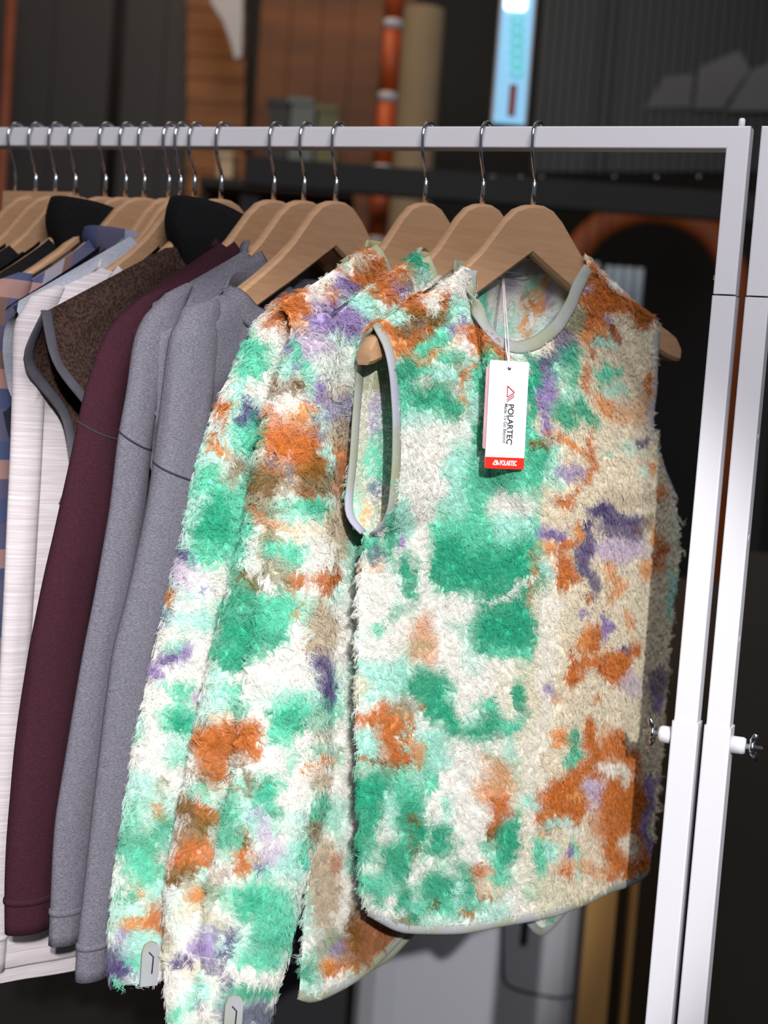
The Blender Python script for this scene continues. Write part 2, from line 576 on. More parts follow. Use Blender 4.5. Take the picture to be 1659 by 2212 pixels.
VEST_DYE = [
    # right half ground, cream
    (1300, 1000, 150, 480, 'C', 0, 1), (1300, 1500, 170, 480, 'C', 0, 1), (1250, 1800, 120, 200, 'C', 0, 0.8),
    # left half washes
    (985, 605, 75, 40, 'W'), (925, 645, 26, 16, 'W'), (985, 660, 24, 22, 'A'), (945, 620, 20, 14, 'C', 0, .5),
    (880, 655, 38, 26, 'O', -25), (832, 690, 30, 26, 'O'), (868, 735, 50, 34, 'O', 20, .9), (905, 700, 44, 36, 'B', -30, .75), (930, 686, 16, 14, 'B'), (870, 752, 40, 20, 'P', 0, .6), (905, 720, 24, 10, 'O', -20, .8),
    (855, 684, 20, 14, 'A', -40), (920, 622, 11, 9, 'O'), (962, 642, 22, 8, 'O', -60), (1000, 690, 20, 26, 'A', 0, .6),
    (975, 705, 34, 12, 'L', -42), (930, 742, 40, 16, 'M', -42), (942, 758, 74, 7, 'P', -32), (985, 722, 20, 8, 'O', -30),
    (1000, 755, 40, 34, 'W', 0, .8), (970, 766, 26, 16, 'M'), (1005, 775, 18, 12, 'A'),
    (1030, 720, 22, 28, 'O', 10), (1062, 757, 38, 20, 'O', 25), (1035, 770, 14, 26, 'O'), (1013, 812, 12, 32, 'O', 4), (1007, 858, 10, 22, 'P'),
    (985, 800, 20, 34, 'G', 0, .6), (955, 812, 34, 22, 'A'), (905, 800, 26, 12, 'M', -20), (940, 828, 40, 12, 'G', 0, .5),
    (932, 855, 46, 26, 'T'), (966, 884, 36, 24, 'T'), (925, 890, 30, 18, 'M'), (872, 806, 18, 40, 'T'), (878, 860, 16, 34, 'M'), (895, 905, 44, 18, 'A'),
    (1046, 830, 16, 70, 'T'), (1024, 860, 14, 50, 'A'), (1046, 930, 14, 40, 'T'), (1024, 990, 20, 30, 'M'), (1060, 800, 30, 30, 'M', 0, .7),
    (925, 1000, 66, 90, 'W'), (905, 1080, 40, 60, 'W'), (985, 1010, 24, 60, 'A'),
    (1040, 1050, 46, 46, 'M'), (1000, 1110, 46, 50, 'M', -30), (985, 1060, 26, 50, 'A', 0, .8), (1090, 1035, 60, 22, 'M'), (960, 1160, 44, 34, 'M'),
    (1020, 1195, 110, 36, 'T'), (985, 1230, 66, 38, 'T'), (1080, 1240, 80, 44, 'T'), (1070, 1155, 70, 30, 'M'), (1130, 1215, 30, 60, 'T'),
    (904, 1150, 8, 60, 'W'), (912, 1232, 13, 52, 'W', -4), (889, 1245, 13, 62, 'T'), (852, 1150, 11, 60, 'T'), (842, 1070, 6, 60, 'M'), (868, 1110, 14, 50, 'A'),
    (872, 1160, 9, 13, 'L'), (790, 1172, 46, 18, 'M'), (800, 1190, 40, 10, 'T', 0, .6), (760, 1200, 13, 16, 'O'), (808, 1192, 18, 9, 'S', -20, .7), (800, 1214, 12, 9, 'P'),
    (800, 1270, 66, 50, 'W'), (742, 1270, 18, 70, 'G', 0, .7), (872, 1312, 16, 16, 'T', 0, .7), (960, 1305, 76, 26, 'W'), (930, 1330, 50, 30, 'W'),
    (1092, 1325, 56, 52, 'T'), (1075, 1372, 44, 34, 'T'), (1125, 1350, 34, 60, 'T'), (1100, 1404, 40, 18, 'M'),
    (1095, 1275, 64, 6, 'W', -36), (1105, 1085, 50, 22, 'W'), (1120, 1130, 44, 24, 'A'), (1150, 1160, 10, 60, 'M', 0, .7),
    (1174, 1105, 16, 44, 'C'), (1140, 1000, 44, 60, 'M'), (1165, 980, 20, 40, 'T', 0, .6), (1195, 1000, 20, 44, 'A', 0, .7), (1226, 1015, 20, 13, 'L', 0, .7),
    (1152, 1240, 4, 60, 'O', 0, .8),
    # left, middle rows
    (915, 1378, 30, 50, 'P', 0, .62), (918, 1480, 36, 34, 'T'), (942, 1530, 40, 28, 'T', 30), (968, 1560, 20, 30, 'T', -20), (948, 1590, 34, 12, 'A'),
    (1028, 1580, 34, 24, 'T'), (1068, 1545, 26, 32, 'T', -30), (1055, 1515, 24, 12, 'M'),
    (745, 1420, 26, 15, 'T', 0, .8), (785, 1428, 20, 12, 'M', 0, .8), (830, 1450, 52, 44, 'A'), (830, 1390, 56, 36, 'W'), (742, 1370, 16, 44, 'G', 0, .7), (820, 1345, 18, 14, 'M', 0, .8), (760, 1500, 30, 50, 'C', 0, .8), (770, 1530, 60, 22, 'W', 0, .8),
    (798, 1556, 26, 13, 'O', 10), (818, 1534, 12, 14, 'O', 30), (852, 1560, 30, 36, 'P', 0, .9), (846, 1590, 24, 50, 'O', 0, .85), (856, 1635, 20, 32, 'O'), (885, 1568, 8, 26, 'O'), (892, 1625, 20, 30, 'P', 0, .8), (868, 1530, 24, 18, 'G', 0, .7),
    (770, 1640, 19, 13, 'O', 20), (818, 1642, 26, 6, 'B'), (908, 1528, 7, 7, 'O'), (790, 1605, 40, 24, 'A'), (830, 1665, 16, 10, 'B', -30), (842, 1686, 13, 14, 'B'), (873, 1600, 4, 50, 'A'),
    (780, 1700, 56, 30, 'T'), (830, 1670, 30, 20, 'M', 0, .6),
    (1045, 1625, 18, 12, 'O', 10, .8), (1062, 1680, 44, 40, 'P', 0, .75), (1000, 1650, 50, 60, 'W'), (930, 1660, 15, 60, 'M'), (940, 1620, 20, 40, 'A'),
    # left bottom
    (775, 1765, 52, 90, 'T'), (742, 1800, 16, 110, 'M', 0, .7), (832, 1790, 12, 44, 'W'), (805, 1876, 28, 9, 'W', 10), (880, 1720, 34, 50, 'M'), (890, 1760, 36, 50, 'T', 0, .8), (855, 1850, 30, 48, 'T'), (906, 1815, 26, 40, 'T', 0, .8),
    (893, 1758, 15, 10, 'B', 0, .85), (884, 1800, 5, 44, 'B', 0, .6), (842, 1720, 5, 12, 'O'), (840, 1740, 10, 40, 'A'), (948, 1735, 14, 44, 'W', 10), (915, 1805, 72, 6, 'W', -64),
    (955, 1810, 34, 40, 'T', -20), (912, 1872, 30, 18, 'W', -20), (950, 1912, 44, 32, 'T'), (800, 1905, 46, 26, 'M'), (790, 1935, 40, 20, 'T', 30, .7), (840, 1940, 14, 26, 'W', -20), (872, 1935, 20, 34, 'T'), (770, 1930, 20, 40, 'W', -30, .6), (960, 1955, 70, 16, 'M'),
    (872, 1995, 34, 14, 'G'), (890, 1985, 16, 12, 'T'), (938, 1945, 6, 14, 'B'), (975, 1790, 12, 12, 'T'), (1012, 1790, 26, 70, 'W'), (1000, 1900, 20, 40, 'T', 0, .8), (985, 1930, 8, 40, 'A'),
    (1076, 1738, 24, 32, 'O'), (1066, 1795, 16, 22, 'B'), (1062, 1770, 14, 20, 'O', 0, .7), (1042, 1878, 28, 16, 'O', -10), (1036, 1915, 11, 26, 'O'), (1048, 1938, 14, 12, 'O'), (1000, 1962, 18, 5, 'O'),
    (1092, 1822, 16, 44, 'T'), (1085, 1850, 20, 20, 'M'), (1062, 1905, 32, 26, 'C'), (1108, 1800, 10, 50, 'T'), (1085, 1890, 16, 16, 'M'),
    (1130, 1400, 14, 20, 'M'), (1130, 1500, 13, 36, 'T'), (1105, 1560, 14, 20, 'M'), (1105, 1620, 20, 40, 'A', 0, .7),
    (1185, 1400, 22, 180, 'W', 2, .7), (1150, 1700, 20, 130, 'W', 4, .6),
    # right half, shoulder
    (1275, 590, 30, 14, 'O', 35), (1288, 640, 46, 26, 'O', 25), (1335, 652, 46, 18, 'O', 30), (1384, 675, 30, 14, 'D', 38), (1284, 682, 26, 24, 'O'), (1322, 612, 20, 7, 'W', 38), (1306, 700, 16, 12, 'P'), (1262, 610, 10, 12, 'K'),
    (1320, 688, 6, 26, 'L', -30), (1332, 716, 13, 13, 'D'), (1282, 728, 26, 18, 'P'), (1278, 757, 11, 11, 'O', 0, .8), (1270, 806, 8, 38, 'O', -10, .75),
    (1240, 690, 24, 26, 'G'), (1215, 730, 26, 22, 'V', -30, .7), (1190, 765, 36, 18, 'V', -25, .8), (1165, 800, 26, 26, 'V', 0, .8), (1178, 835, 22, 26, 'L'), (1186, 890, 10, 50, 'L'), (1215, 790, 30, 40, 'M', 0, .6),
    (1226, 765, 18, 28, 'T', 0, .75), (1238, 822, 16, 28, 'T', 0, .7), (1310, 796, 24, 13, 'M'), (1302, 740, 24, 10, 'A'), (1330, 830, 20, 14, 'A', 0, .7), (1222, 885, 24, 32, 'T', -10, .9), (1266, 890, 15, 36, 'T', -18, .9), (1240, 850, 30, 20, 'A', 0, .6),
    (1150, 850, 16, 70, 'T'), (1140, 930, 20, 40, 'M'), (1395, 812, 7, 32, 'O'), (1310, 870, 14, 30, 'P', -10, .8), (1345, 885, 22, 20, 'P', 0, .5), (1390, 870, 20, 30, 'P', 0, .4),
    # right half, chest
    (1152, 952, 11, 9, 'B'), (1200, 936, 18, 8, 'O', -10, .8), (1238, 956, 26, 7, 'P', 35), (1270, 970, 8, 40, 'O', -8, .75), (1258, 1020, 11, 28, 'O', 8, .8), (1222, 1080, 16, 16, 'O', -30), (1236, 1060, 6, 8, 'O'),
    (1310, 975, 20, 5, 'M', -10, .6), (1360, 960, 20, 14, 'A', 0, .5), (1385, 940, 10, 8, 'V'), (1396, 1010, 10, 10, 'P'), (1425, 1066, 12, 13, 'P'), (1380, 1020, 12, 10, 'A', 0, .5),
    (1190, 1146, 36, 13, 'L'), (1186, 1150, 18, 10, 'V', 0, .6), (1290, 1098, 20, 14, 'V'), (1328, 1108, 40, 14, 'V', 15, .85), (1335, 1140, 36, 20, 'V', 25, .8), (1368, 1128, 20, 16, 'V', 0, .6), (1270, 1132, 18, 9, 'V', -45, .9), (1370, 1160, 14, 8, 'V', 0, .7), (1330, 1185, 66, 24, 'K', 0, .9), (1365, 1140, 10, 14, 'B', 0, .5), (1395, 1120, 12, 14, 'B', 0, .6), (1412, 1155, 8, 26, 'P', -30, .8),
    (1266, 1190, 15, 44, 'V', 4, .85), (1275, 1250, 13, 26, 'V', -10, .75), (1228, 1172, 18, 14, 'O', 20), (1212, 1212, 20, 22, 'O'), (1226, 1240, 16, 20, 'O'), (1182, 1184, 20, 10, 'P'), (1248, 1150, 10, 20, 'P'), (1172, 1225, 12, 16, 'A'), (1265, 1288, 14, 10, 'D', 0, .8), (1248, 1240, 6, 10, 'O'),
    (1322, 1250, 13, 36, 'P', 0, .7), (1425, 1190, 24, 9, 'O', -40), (1408, 1228, 18, 14, 'P', 0, .8), (1440, 1280, 12, 40, 'A'), (1350, 1070, 60, 16, 'N', 0, .6),
    # right half, waist
    (1240, 1440, 7, 56, 'O'), (1290, 1436, 46, 15, 'O', 4), (1334, 1440, 18, 26, 'O'), (1280, 1372, 20, 22, 'O'), (1262, 1370, 12, 20, 'P'), (1352, 1400, 34, 12, 'O', -45), (1318, 1408, 14, 14, 'O'), (1285, 1405, 30, 14, 'P', 0, .6), (1245, 1470, 14, 16, 'O'), (1375, 1395, 12, 16, 'O'),
    (1340, 1388, 11, 8, 'V'), (1300, 1345, 8, 24, 'L'), (1245, 1325, 10, 12, 'L'), (1416, 1468, 18, 30, 'V', 0, .7), (1422, 1512, 13, 20, 'L'), (1360, 1470, 24, 20, 'K', 0, .6), (1192, 1490, 10, 12, 'L', 0, .7), (1352, 1340, 12, 16, 'P', 0, .6), (1285, 1500, 12, 8, 'P'), (1205, 1510, 14, 8, 'P', 0, .6),
    (1276, 1576, 11, 28, 'O'), (1292, 1612, 28, 18, 'O', 20), (1328, 1590, 15, 26, 'O', 12), (1340, 1618, 20, 12, 'O', 20), (1366, 1640, 18, 26, 'O', -28), (1276, 1640, 28, 18, 'O', -30), (1240, 1602, 15, 30, 'T', 0, .85), (1225, 1635, 15, 14, 'M'), (1204, 1586, 17, 12, 'P'), (1310, 1580, 10, 14, 'P', 0, .7),
    (1232, 1680, 40, 26, 'O', -25), (1202, 1705, 34, 26, 'O', -10), (1230, 1730, 36, 20, 'O'), (1190, 1750, 36, 12, 'O', -5), (1250, 1748, 18, 14, 'O', 20), (1240, 1712, 14, 8, 'P'),
    (1312, 1652, 34, 16, 'W', 0, .8), (1288, 1665, 13, 13, 'O'), (1284, 1708, 24, 26, 'K'), (1320, 1690, 12, 18, 'O'), (1345, 1710, 46, 34, 'O', -20), (1365, 1740, 30, 40, 'O'), (1340, 1775, 52, 46, 'O'), (1325, 1820, 28, 34, 'O', 20), (1352, 1868, 46, 22, 'O', 10), (1385, 1830, 14, 44, 'O'), (1358, 1816, 28, 20, 'C'), (1345, 1680, 12, 10, 'C'),
    (1404, 1720, 10, 44, 'L'), (1402, 1800, 8, 50, 'L'), (1420, 1600, 6, 26, 'C'),
    (1148, 1725, 10, 22, 'A'), (1190, 1785, 28, 18, 'G', 0, .5), (1175, 1805, 10, 10, 'P'), (1165, 1845, 14, 36, 'M'), (1190, 1835, 14, 14, 'A'), (1245, 1822, 26, 9, 'M', 55, .8), (1243, 1836, 8, 16, 'L', -30), (1258, 1860, 8, 26, 'A'), (1210, 1770, 34, 12, 'A', 0, .7), (1240, 1785, 26, 16, 'W', 0, .7),
    (1220, 1882, 16, 9, 'O'), (1292, 1870, 30, 14, 'P', 0, .5), (1230, 1865, 30, 12, 'P', 0, .5), (1330, 1885, 24, 8, 'O', 0, .8),
]
INNER_DYE_SHADE = [
    (815, 950, 60, 230, 'G', 0, .75),  # shade inside the armhole, painted in as a dull blob under the dye
    (1045, 665, 20, 38, 'M'), (1075, 640, 14, 50, 'W'), (1150, 655, 28, 26, 'P'), (1140, 650, 14, 16, 'O', 0, .6), (1138, 705, 14, 22, 'P'), (1180, 612, 8, 20, 'P'), (1190, 640, 9, 22, 'L'), (1200, 692, 11, 14, 'L'), (1140, 735, 5, 18, 'P'), (1165, 660, 16, 14, 'O', 0, .6), (1100, 610, 16, 14, 'K'),
    (832, 960, 26, 90, 'T', 0, .75), (806, 1000, 14, 50, 'M'), (812, 890, 16, 40, 'L', 0, .7), (822, 800, 30, 40, 'G'), (816, 1062, 22, 18, 'V', 0, .7), (788, 1110, 9, 24, 'P'), (830, 1110, 20, 30, 'G'),
]
SLEEVE_DYE = [
    # rear pullover: shoulder and collar
    (540, 700, 26, 44, 'M'), (545, 755, 26, 30, 'M'), (540, 802, 36, 20, 'M'), (592, 720, 22, 70, 'W'), (560, 830, 40, 14, 'W'), (640, 648, 46, 34, 'O'), (615, 690, 24, 26, 'O'), (640, 705, 30, 14, 'P', 0, .7), (735, 590, 18, 10, 'O'), (735, 612, 46, 18, 'W', -15), (711, 640, 12, 18, 'O'), (690, 640, 14, 30, 'W', 0, .8), (775, 615, 44, 11, 'O', -20),
    (790, 552, 50, 26, 'P', -10, .6), (815, 556, 30, 14, 'O', 20), (745, 572, 22, 11, 'A'), (775, 545, 22, 10, 'W', 0, .8), (770, 535, 20, 8, 'P'), (620, 752, 13, 22, 'V', 0, .9), (625, 780, 10, 10, 'L'), (605, 790, 14, 20, 'N'),
    (600, 835, 14, 20, 'B', 0, .6), (548, 885, 28, 24, 'V'), (530, 905, 16, 16, 'V'), (487, 872, 10, 14, 'O'), (482, 895, 12, 22, 'O'), (512, 862, 12, 40, 'A'), (562, 920, 22, 26, 'T', 0, .85), (535, 945, 30, 26, 'M'), (462, 945, 10, 20, 'O'), (470, 972, 15, 14, 'P'),
    (500, 1000, 18, 26, 'B', 0, .75), (490, 1035, 12, 20, 'G', 0, .7), (450, 1030, 26, 30, 'M'), (545, 1010, 16, 60, 'T', 0, .7), (470, 1080, 30, 36, 'M'), (465, 1115, 40, 50, 'T'), (470, 1150, 36, 36, 'T', 0, .9), (520, 1120, 26, 90, 'M', 5), (405, 1182, 16, 22, 'V', 0, .85), (455, 1200, 30, 34, 'M'), (410, 1232, 22, 26, 'K'), (440, 1240, 34, 22, 'W', 0, .7),
    (380, 1276, 9, 20, 'O'), (442, 1266, 10, 10, 'L'), (430, 1340, 36, 26, 'A'), (372, 1325, 8, 20, 'V', 0, .7), (380, 1408, 24, 14, 'L', -30), (372, 1418, 10, 10, 'V', 0, .6), (348, 1446, 10, 22, 'L'), (392, 1480, 28, 18, 'M'), (392, 1545, 34, 28, 'M'), (385, 1550, 20, 16, 'T'), (430, 1500, 12, 14, 'K'), (400, 1610, 40, 30, 'A', 0, .6),
    (345, 1742, 10, 20, 'P'), (355, 1700, 10, 20, 'G', 0, .7), (325, 1796, 12, 6, 'O', -45), (300, 1825, 50, 40, 'T', 0, .85), (310, 1865, 50, 36, 'M'), (350, 1775, 24, 24, 'T', 0, .8), (340, 1850, 16, 24, 'G', 0, .5),
    (310, 1914, 34, 7, 'P', 22), (276, 1935, 24, 14, 'T', 0, .8), (350, 1905, 24, 22, 'A'), (305, 1982, 50, 13, 'P'), (345, 1948, 17, 20, 'O', 0, .85), (345, 1985, 24, 18, 'O', 20, .8), (365, 2010, 12, 26, 'D', 0, .6),
    (270, 2008, 24, 9, 'L'), (256, 2065, 20, 36, 'V', 0, .85), (268, 2092, 18, 16, 'V'), (300, 2040, 34, 24, 'A'), (296, 2075, 20, 12, 'M'), (352, 2050, 16, 40, 'C'), (260, 2114, 16, 8, 'M'), (318, 2095, 16, 10, 'K'),
    # middle pullover: shoulder, chest
    (715, 682, 44, 26, 'L'), (692, 700, 22, 12, 'L', -30), (762, 690, 26, 26, 'L'), (700, 690, 16, 8, 'V', 0, .4), (672, 742, 36, 22, 'K'), (745, 622, 24, 14, 'L'), (750, 618, 14, 8, 'V', 0, .5), (785, 650, 40, 22, 'A'), (740, 735, 24, 12, 'A', 0, .8), (650, 768, 16, 24, 'M'), (668, 800, 10, 30, 'A'),
    (735, 790, 44, 46, 'W', 0, .8), (725, 840, 44, 20, 'N', 0, .7), (740, 875, 40, 34, 'L', 0, .65), (740, 930, 34, 34, 'N'), (737, 1000, 22, 46, 'D', 0, .9), (745, 1060, 18, 40, 'D', 0, .85), (725, 960, 14, 20, 'P', 0, .6), (730, 1140, 26, 60, 'N'), (705, 1250, 22, 24, 'O', 0, .9), (720, 1240, 12, 30, 'D', 0, .8), (695, 1350, 30, 50, 'N'), (695, 1440, 22, 44, 'V'), (702, 1490, 20, 30, 'V', 0, .85), (690, 1535, 30, 24, 'T', 0, .6), (700, 1570, 20, 14, 'G', -30, .6), (690, 1612, 26, 16, 'T', 0, .6),
    (935, 560, 60, 30, 'M', 0, .8), (905, 560, 34, 24, 'T', 0, .9), (880, 600, 20, 20, 'G'), (900, 590, 30, 10, 'A', 0, .8), (830, 590, 40, 30, 'O', -30, .9), (840, 630, 30, 20, 'O'), (870, 620, 14, 16, 'L', 0, .8), (800, 590, 22, 10, 'D', 10, .8),
    # middle pullover: sleeve
    (635, 825, 16, 22, 'B', 0, .9), (618, 800, 12, 20, 'A'), (618, 860, 20, 16, 'W'), (690, 830, 10, 24, 'L'), (680, 855, 18, 14, 'L', 0, .6), (650, 880, 30, 18, 'P'), (600, 888, 14, 10, 'O', 0, .8), (628, 870, 16, 14, 'W', 0, .7), (680, 920, 12, 24, 'V', 0, .7),
    (625, 940, 40, 40, 'O'), (600, 960, 26, 30, 'O'), (655, 965, 26, 30, 'O'), (670, 990, 20, 26, 'O', 0, .8), (590, 1030, 40, 30, 'B', 0, .9), (610, 1000, 40, 16, 'O', 0, .6), (680, 1020, 34, 42, 'B', 0, .85), (660, 1050, 30, 14, 'D', 0, .7), (592, 990, 16, 12, 'S', 0, .6), (638, 1015, 9, 22, 'S', 0, .6), (698, 975, 8, 26, 'A'),
    (655, 1085, 56, 16, 'M'), (690, 1090, 26, 24, 'T', 0, .7), (575, 1095, 24, 30, 'G'), (565, 1110, 12, 12, 'O', 0, .7), (640, 1110, 40, 16, 'A'), (655, 1140, 44, 22, 'C', 0, .8), (600, 1130, 26, 12, 'P', 0, .7), (580, 1160, 20, 20, 'G'), (620, 1185, 46, 20, 'M'), (575, 1205, 20, 16, 'B', 0, .5), (685, 1190, 24, 30, 'W'), (600, 1220, 30, 14, 'G', 0, .6), (645, 1242, 36, 20, 'O', 0, .95), (600, 1240, 16, 16, 'G'),
    (520, 1255, 20, 40, 'T', 0, .8), (550, 1258, 24, 14, 'B', 15), (595, 1282, 16, 6, 'B', 15), (530, 1320, 50, 44, 'T', 0, .9), (560, 1370, 60, 40, 'T', 0, .9), (600, 1320, 40, 40, 'M'), (490, 1415, 24, 26, 'T'), (505, 1370, 30, 40, 'T', 0, .8), (590, 1290, 20, 10, 'M'), (648, 1308, 12, 6, 'P', -20), (640, 1370, 20, 40, 'W'), (600, 1435, 80, 26, 'W'), (480, 1470, 14, 26, 'A'), (545, 1475, 60, 20, 'W', 0, .8), (510, 1495, 18, 20, 'M', 0, .8), (520, 1530, 26, 20, 'T', 20, .7),
    (620, 1530, 34, 40, 'M'), (615, 1560, 28, 26, 'T', 0, .85), (600, 1590, 20, 20, 'M'), (560, 1550, 20, 40, 'W'), (480, 1540, 20, 14, 'C'),
    (490, 1582, 54, 30, 'O'), (455, 1630, 30, 46, 'O'), (500, 1600, 40, 24, 'D', 0, .6), (542, 1590, 20, 34, 'O'), (440, 1670, 16, 16, 'B', 0, .6), (492, 1680, 8, 26, 'D'), (528, 1670, 10, 28, 'B', 0, .8), (515, 1640, 14, 14, 'B', 0, .7), (445, 1703, 24, 8, 'M'),
    (425, 1752, 32, 34, 'B', -10), (448, 1745, 12, 20, 'O'), (420, 1795, 30, 24, 'B', 0, .8), (435, 1815, 26, 14, 'O'), (415, 1845, 34, 26, 'O', -20), (392, 1880, 14, 18, 'B'),
    (490, 1770, 30, 60, 'T', 0, .8), (575, 1715, 24, 34, 'M'), (560, 1690, 20, 24, 'T', 0, .7), (608, 1735, 16, 30, 'T', 0, .85), (548, 1755, 14, 10, 'L'), (580, 1775, 10, 44, 'K'), (640, 1700, 30, 44, 'W'), (522, 1835, 17, 40, 'O', 2), (526, 1800, 8, 12, 'B'), (580, 1840, 30, 22, 'K'), (572, 1852, 20, 12, 'L'), (562, 1862, 10, 7, 'V'),
    (690, 1740, 22, 30, 'T', 0, .8), (680, 1790, 16, 24, 'B', 0, .8), (640, 1850, 30, 40, 'A'), (660, 1830, 16, 30, 'M'), (690, 1680, 18, 20, 'N'), (668, 1655, 14, 9, 'P'), (702, 1640, 6, 10, 'O'),
    (428, 1920, 26, 20, 'P'), (450, 1910, 10, 18, 'O', 0, .6), (472, 1905, 14, 34, 'B', 0, .5), (430, 1965, 40, 20, 'C'), (410, 1990, 20, 16, 'W'), (440, 2030, 24, 26, 'L', 0, .8), (430, 2050, 24, 12, 'L'), (393, 2074, 14, 11, 'V'), (415, 2090, 20, 8, 'C'), (450, 2078, 10, 14, 'V', 0, .7), (420, 2135, 34, 20, 'A'), (424, 2160, 12, 10, 'V', 0, .8), (392, 2168, 14, 12, 'M', 0, .8), (485, 2070, 9, 70, 'V', 0, .9), (465, 2000, 12, 30, 'G', 0, .5),
    (560, 1935, 60, 40, 'M'), (540, 1950, 30, 40, 'T', 0, .7), (590, 1990, 50, 44, 'M'), (575, 2030, 40, 24, 'T', 0, .55), (560, 2060, 50, 18, 'M'), (520, 2092, 44, 14, 'W'), (545, 2128, 56, 17, 'T', 0, .9), (530, 2185, 60, 32, 'S', -8),
    # middle pullover: hem
    (705, 1900, 26, 100, 'N'), (700, 2020, 24, 26, 'G', 0, .6), (728, 2025, 14, 26, 'L', 0, .8), (716, 2072, 24, 20, 'P'), (714, 2080, 12, 14, 'O', 0, .8), (752, 2080, 16, 14, 'P'), (672, 2090, 16, 30, 'T', 0, .8), (735, 1860, 10, 20, 'D', 0, .7), (800, 2030, 60, 60, 'D', -20, .9), (770, 2000, 16, 60, 'B', 0, .7),
    (1205, 1945, 26, 14, 'O'), (1195, 1975, 26, 12, 'T', 0, .8), (1180, 1960, 16, 10, 'C'), (1445, 1200, 30, 20, 'D'), (1455, 1290, 30, 60, 'T'), (1450, 1400, 30, 40, 'G'), (1450, 1500, 30, 30, 'V'), (1430, 1590, 30, 40, 'T', 0, .8), (1320, 1930, 40, 30, 'V', 0, .8), (1370, 1930, 30, 30, 'T', 0, .7),
]


# ------------------------------------------------------------------ fleece pile (strands grown on a surface grid)
def pile(name, parent, G, N, colfn, clumps_m2, length, seed, closed=False, per=7, mask=None, droop=0.55, rad=0.00023):
    rng = np.random.default_rng(seed)
    nr, nc = G.shape[:2]
    q = grid_faces(nr, nc, closed)
    if mask is not None:
        q = q[mask.ravel()]
    V = G.reshape(-1, 3)
    Nn = N.reshape(-1, 3)
    A = np.linalg.norm(np.cross(V[q[:, 1]] - V[q[:, 0]], V[q[:, 3]] - V[q[:, 0]]), axis=1)
    n = int(A.sum() * clumps_m2)
    if n < 1:
        return
    f = rng.choice(len(q), n, p=A / A.sum())
    a, b = rng.random((2, n))

    def lerp(Q):
        return (Q[q[f, 0]] * ((1 - a) * (1 - b))[:, None] + Q[q[f, 1]] * (a * (1 - b))[:, None]
                + Q[q[f, 2]] * (a * b)[:, None] + Q[q[f, 3]] * ((1 - a) * b)[:, None])
    C = lerp(V)
    Nc = lerp(Nn)
    Nc /= np.linalg.norm(Nc, axis=1)[:, None] + 1e-9
    # tangents: downhill and sideways
    dn = -ZV - (-(Nc @ ZV))[:, None] * Nc
    dn /= np.linalg.norm(dn, axis=1)[:, None] + 1e-6
    sd = np.cross(Nc, dn)
    ang = vnoise(C * 55, seed + 1) * 1.5 + vnoise(C * 150, seed + 2) * 0.9 + rng.normal(0, 0.55, n)
    flow = dn * np.cos(ang)[:, None] + sd * np.sin(ang)[:, None]
    perp = np.cross(Nc, flow)
    col = colfn(C)
    col = np.clip(col * (1 + rng.normal(0, 0.05, (n, 1))), 0, 1)
    L = length * rng.uniform(0.65, 1.3, n)
    lift = rng.uniform(0.35, 0.95, n)
    amp = L * rng.uniform(0.10, 0.34, n)
    ph = rng.uniform(0, 6.28, n)
    fq = rng.uniform(0.6, 1.5, n)
    K = 7
    s = np.linspace(0, 1, K)
    rep = lambda v: np.repeat(v, per, axis=0)
    m_ = n * per
    C2, N2, f2, p2 = rep(C), rep(Nc), rep(flow), rep(perp)
    L2 = rep(L) * rng.uniform(0.75, 1.15, m_)
    off = rng.normal(0, 0.0011, (m_, 2))
    r0 = f2 * off[:, :1] + p2 * off[:, 1:]
    ph2 = rep(ph) + rng.normal(0, 0.5, m_)
    li2 = rep(lift) + rng.normal(0, 0.08, m_)
    am2 = rep(amp)
    fq2 = rep(fq)
    pts = np.empty((m_, K, 3), np.float32)
    for k in range(K):
        t = s[k]
        curl = am2 * (np.sin(2 * np.pi * fq2 * t + ph2) - np.sin(ph2)) * 1.0
        hgt = L2 * li2 * (t - 0.55 * t * t) * 1.15
        fwd = L2 * (droop * t + 0.45 * t * t)
        pts[:, k] = C2 + r0 * (1 - 0.72 * t) + f2 * fwd[:, None] + N2 * (hgt - 0.0006)[:, None] + p2 * curl[:, None]
    cu = bpy.data.hair_curves.new(name)
    cu.add_curves([K] * m_)
    loc = root_loc(parent).astype(np.float32)
    cu.attributes['position'].data.foreach_set('vector', (pts - loc).ravel())
    ra = cu.attributes.get('radius') or cu.attributes.new('radius', 'FLOAT', 'POINT')
    rv = np.tile((rad * (1 - 0.62 * s)).astype(np.float32), m_)
    ra.data.foreach_set('value', rv)
    ca = cu.attributes.new('dye', 'FLOAT_COLOR', 'CURVE')
    c4 = np.ones((m_, 4), np.float32)
    c4[:, :3] = np.clip(rep(col) * (1 + rng.normal(0, 0.03, (m_, 1))), 0, 1)
    ca.data.foreach_set('color', c4.ravel())
    cu.materials.append(M_PILE)
    o = bpy.data.objects.new(name, cu)
    COL.objects.link(o)
    o.parent = parent
    o['kind'] = 'stuff'
    return o


def tape(name, parent, pts, across, material, ra=0.0055, rb=0.0022, closed=False):
    return mesh_obj(name, *sweep(pts, across, ra, rb, 10, closed), material, parent)

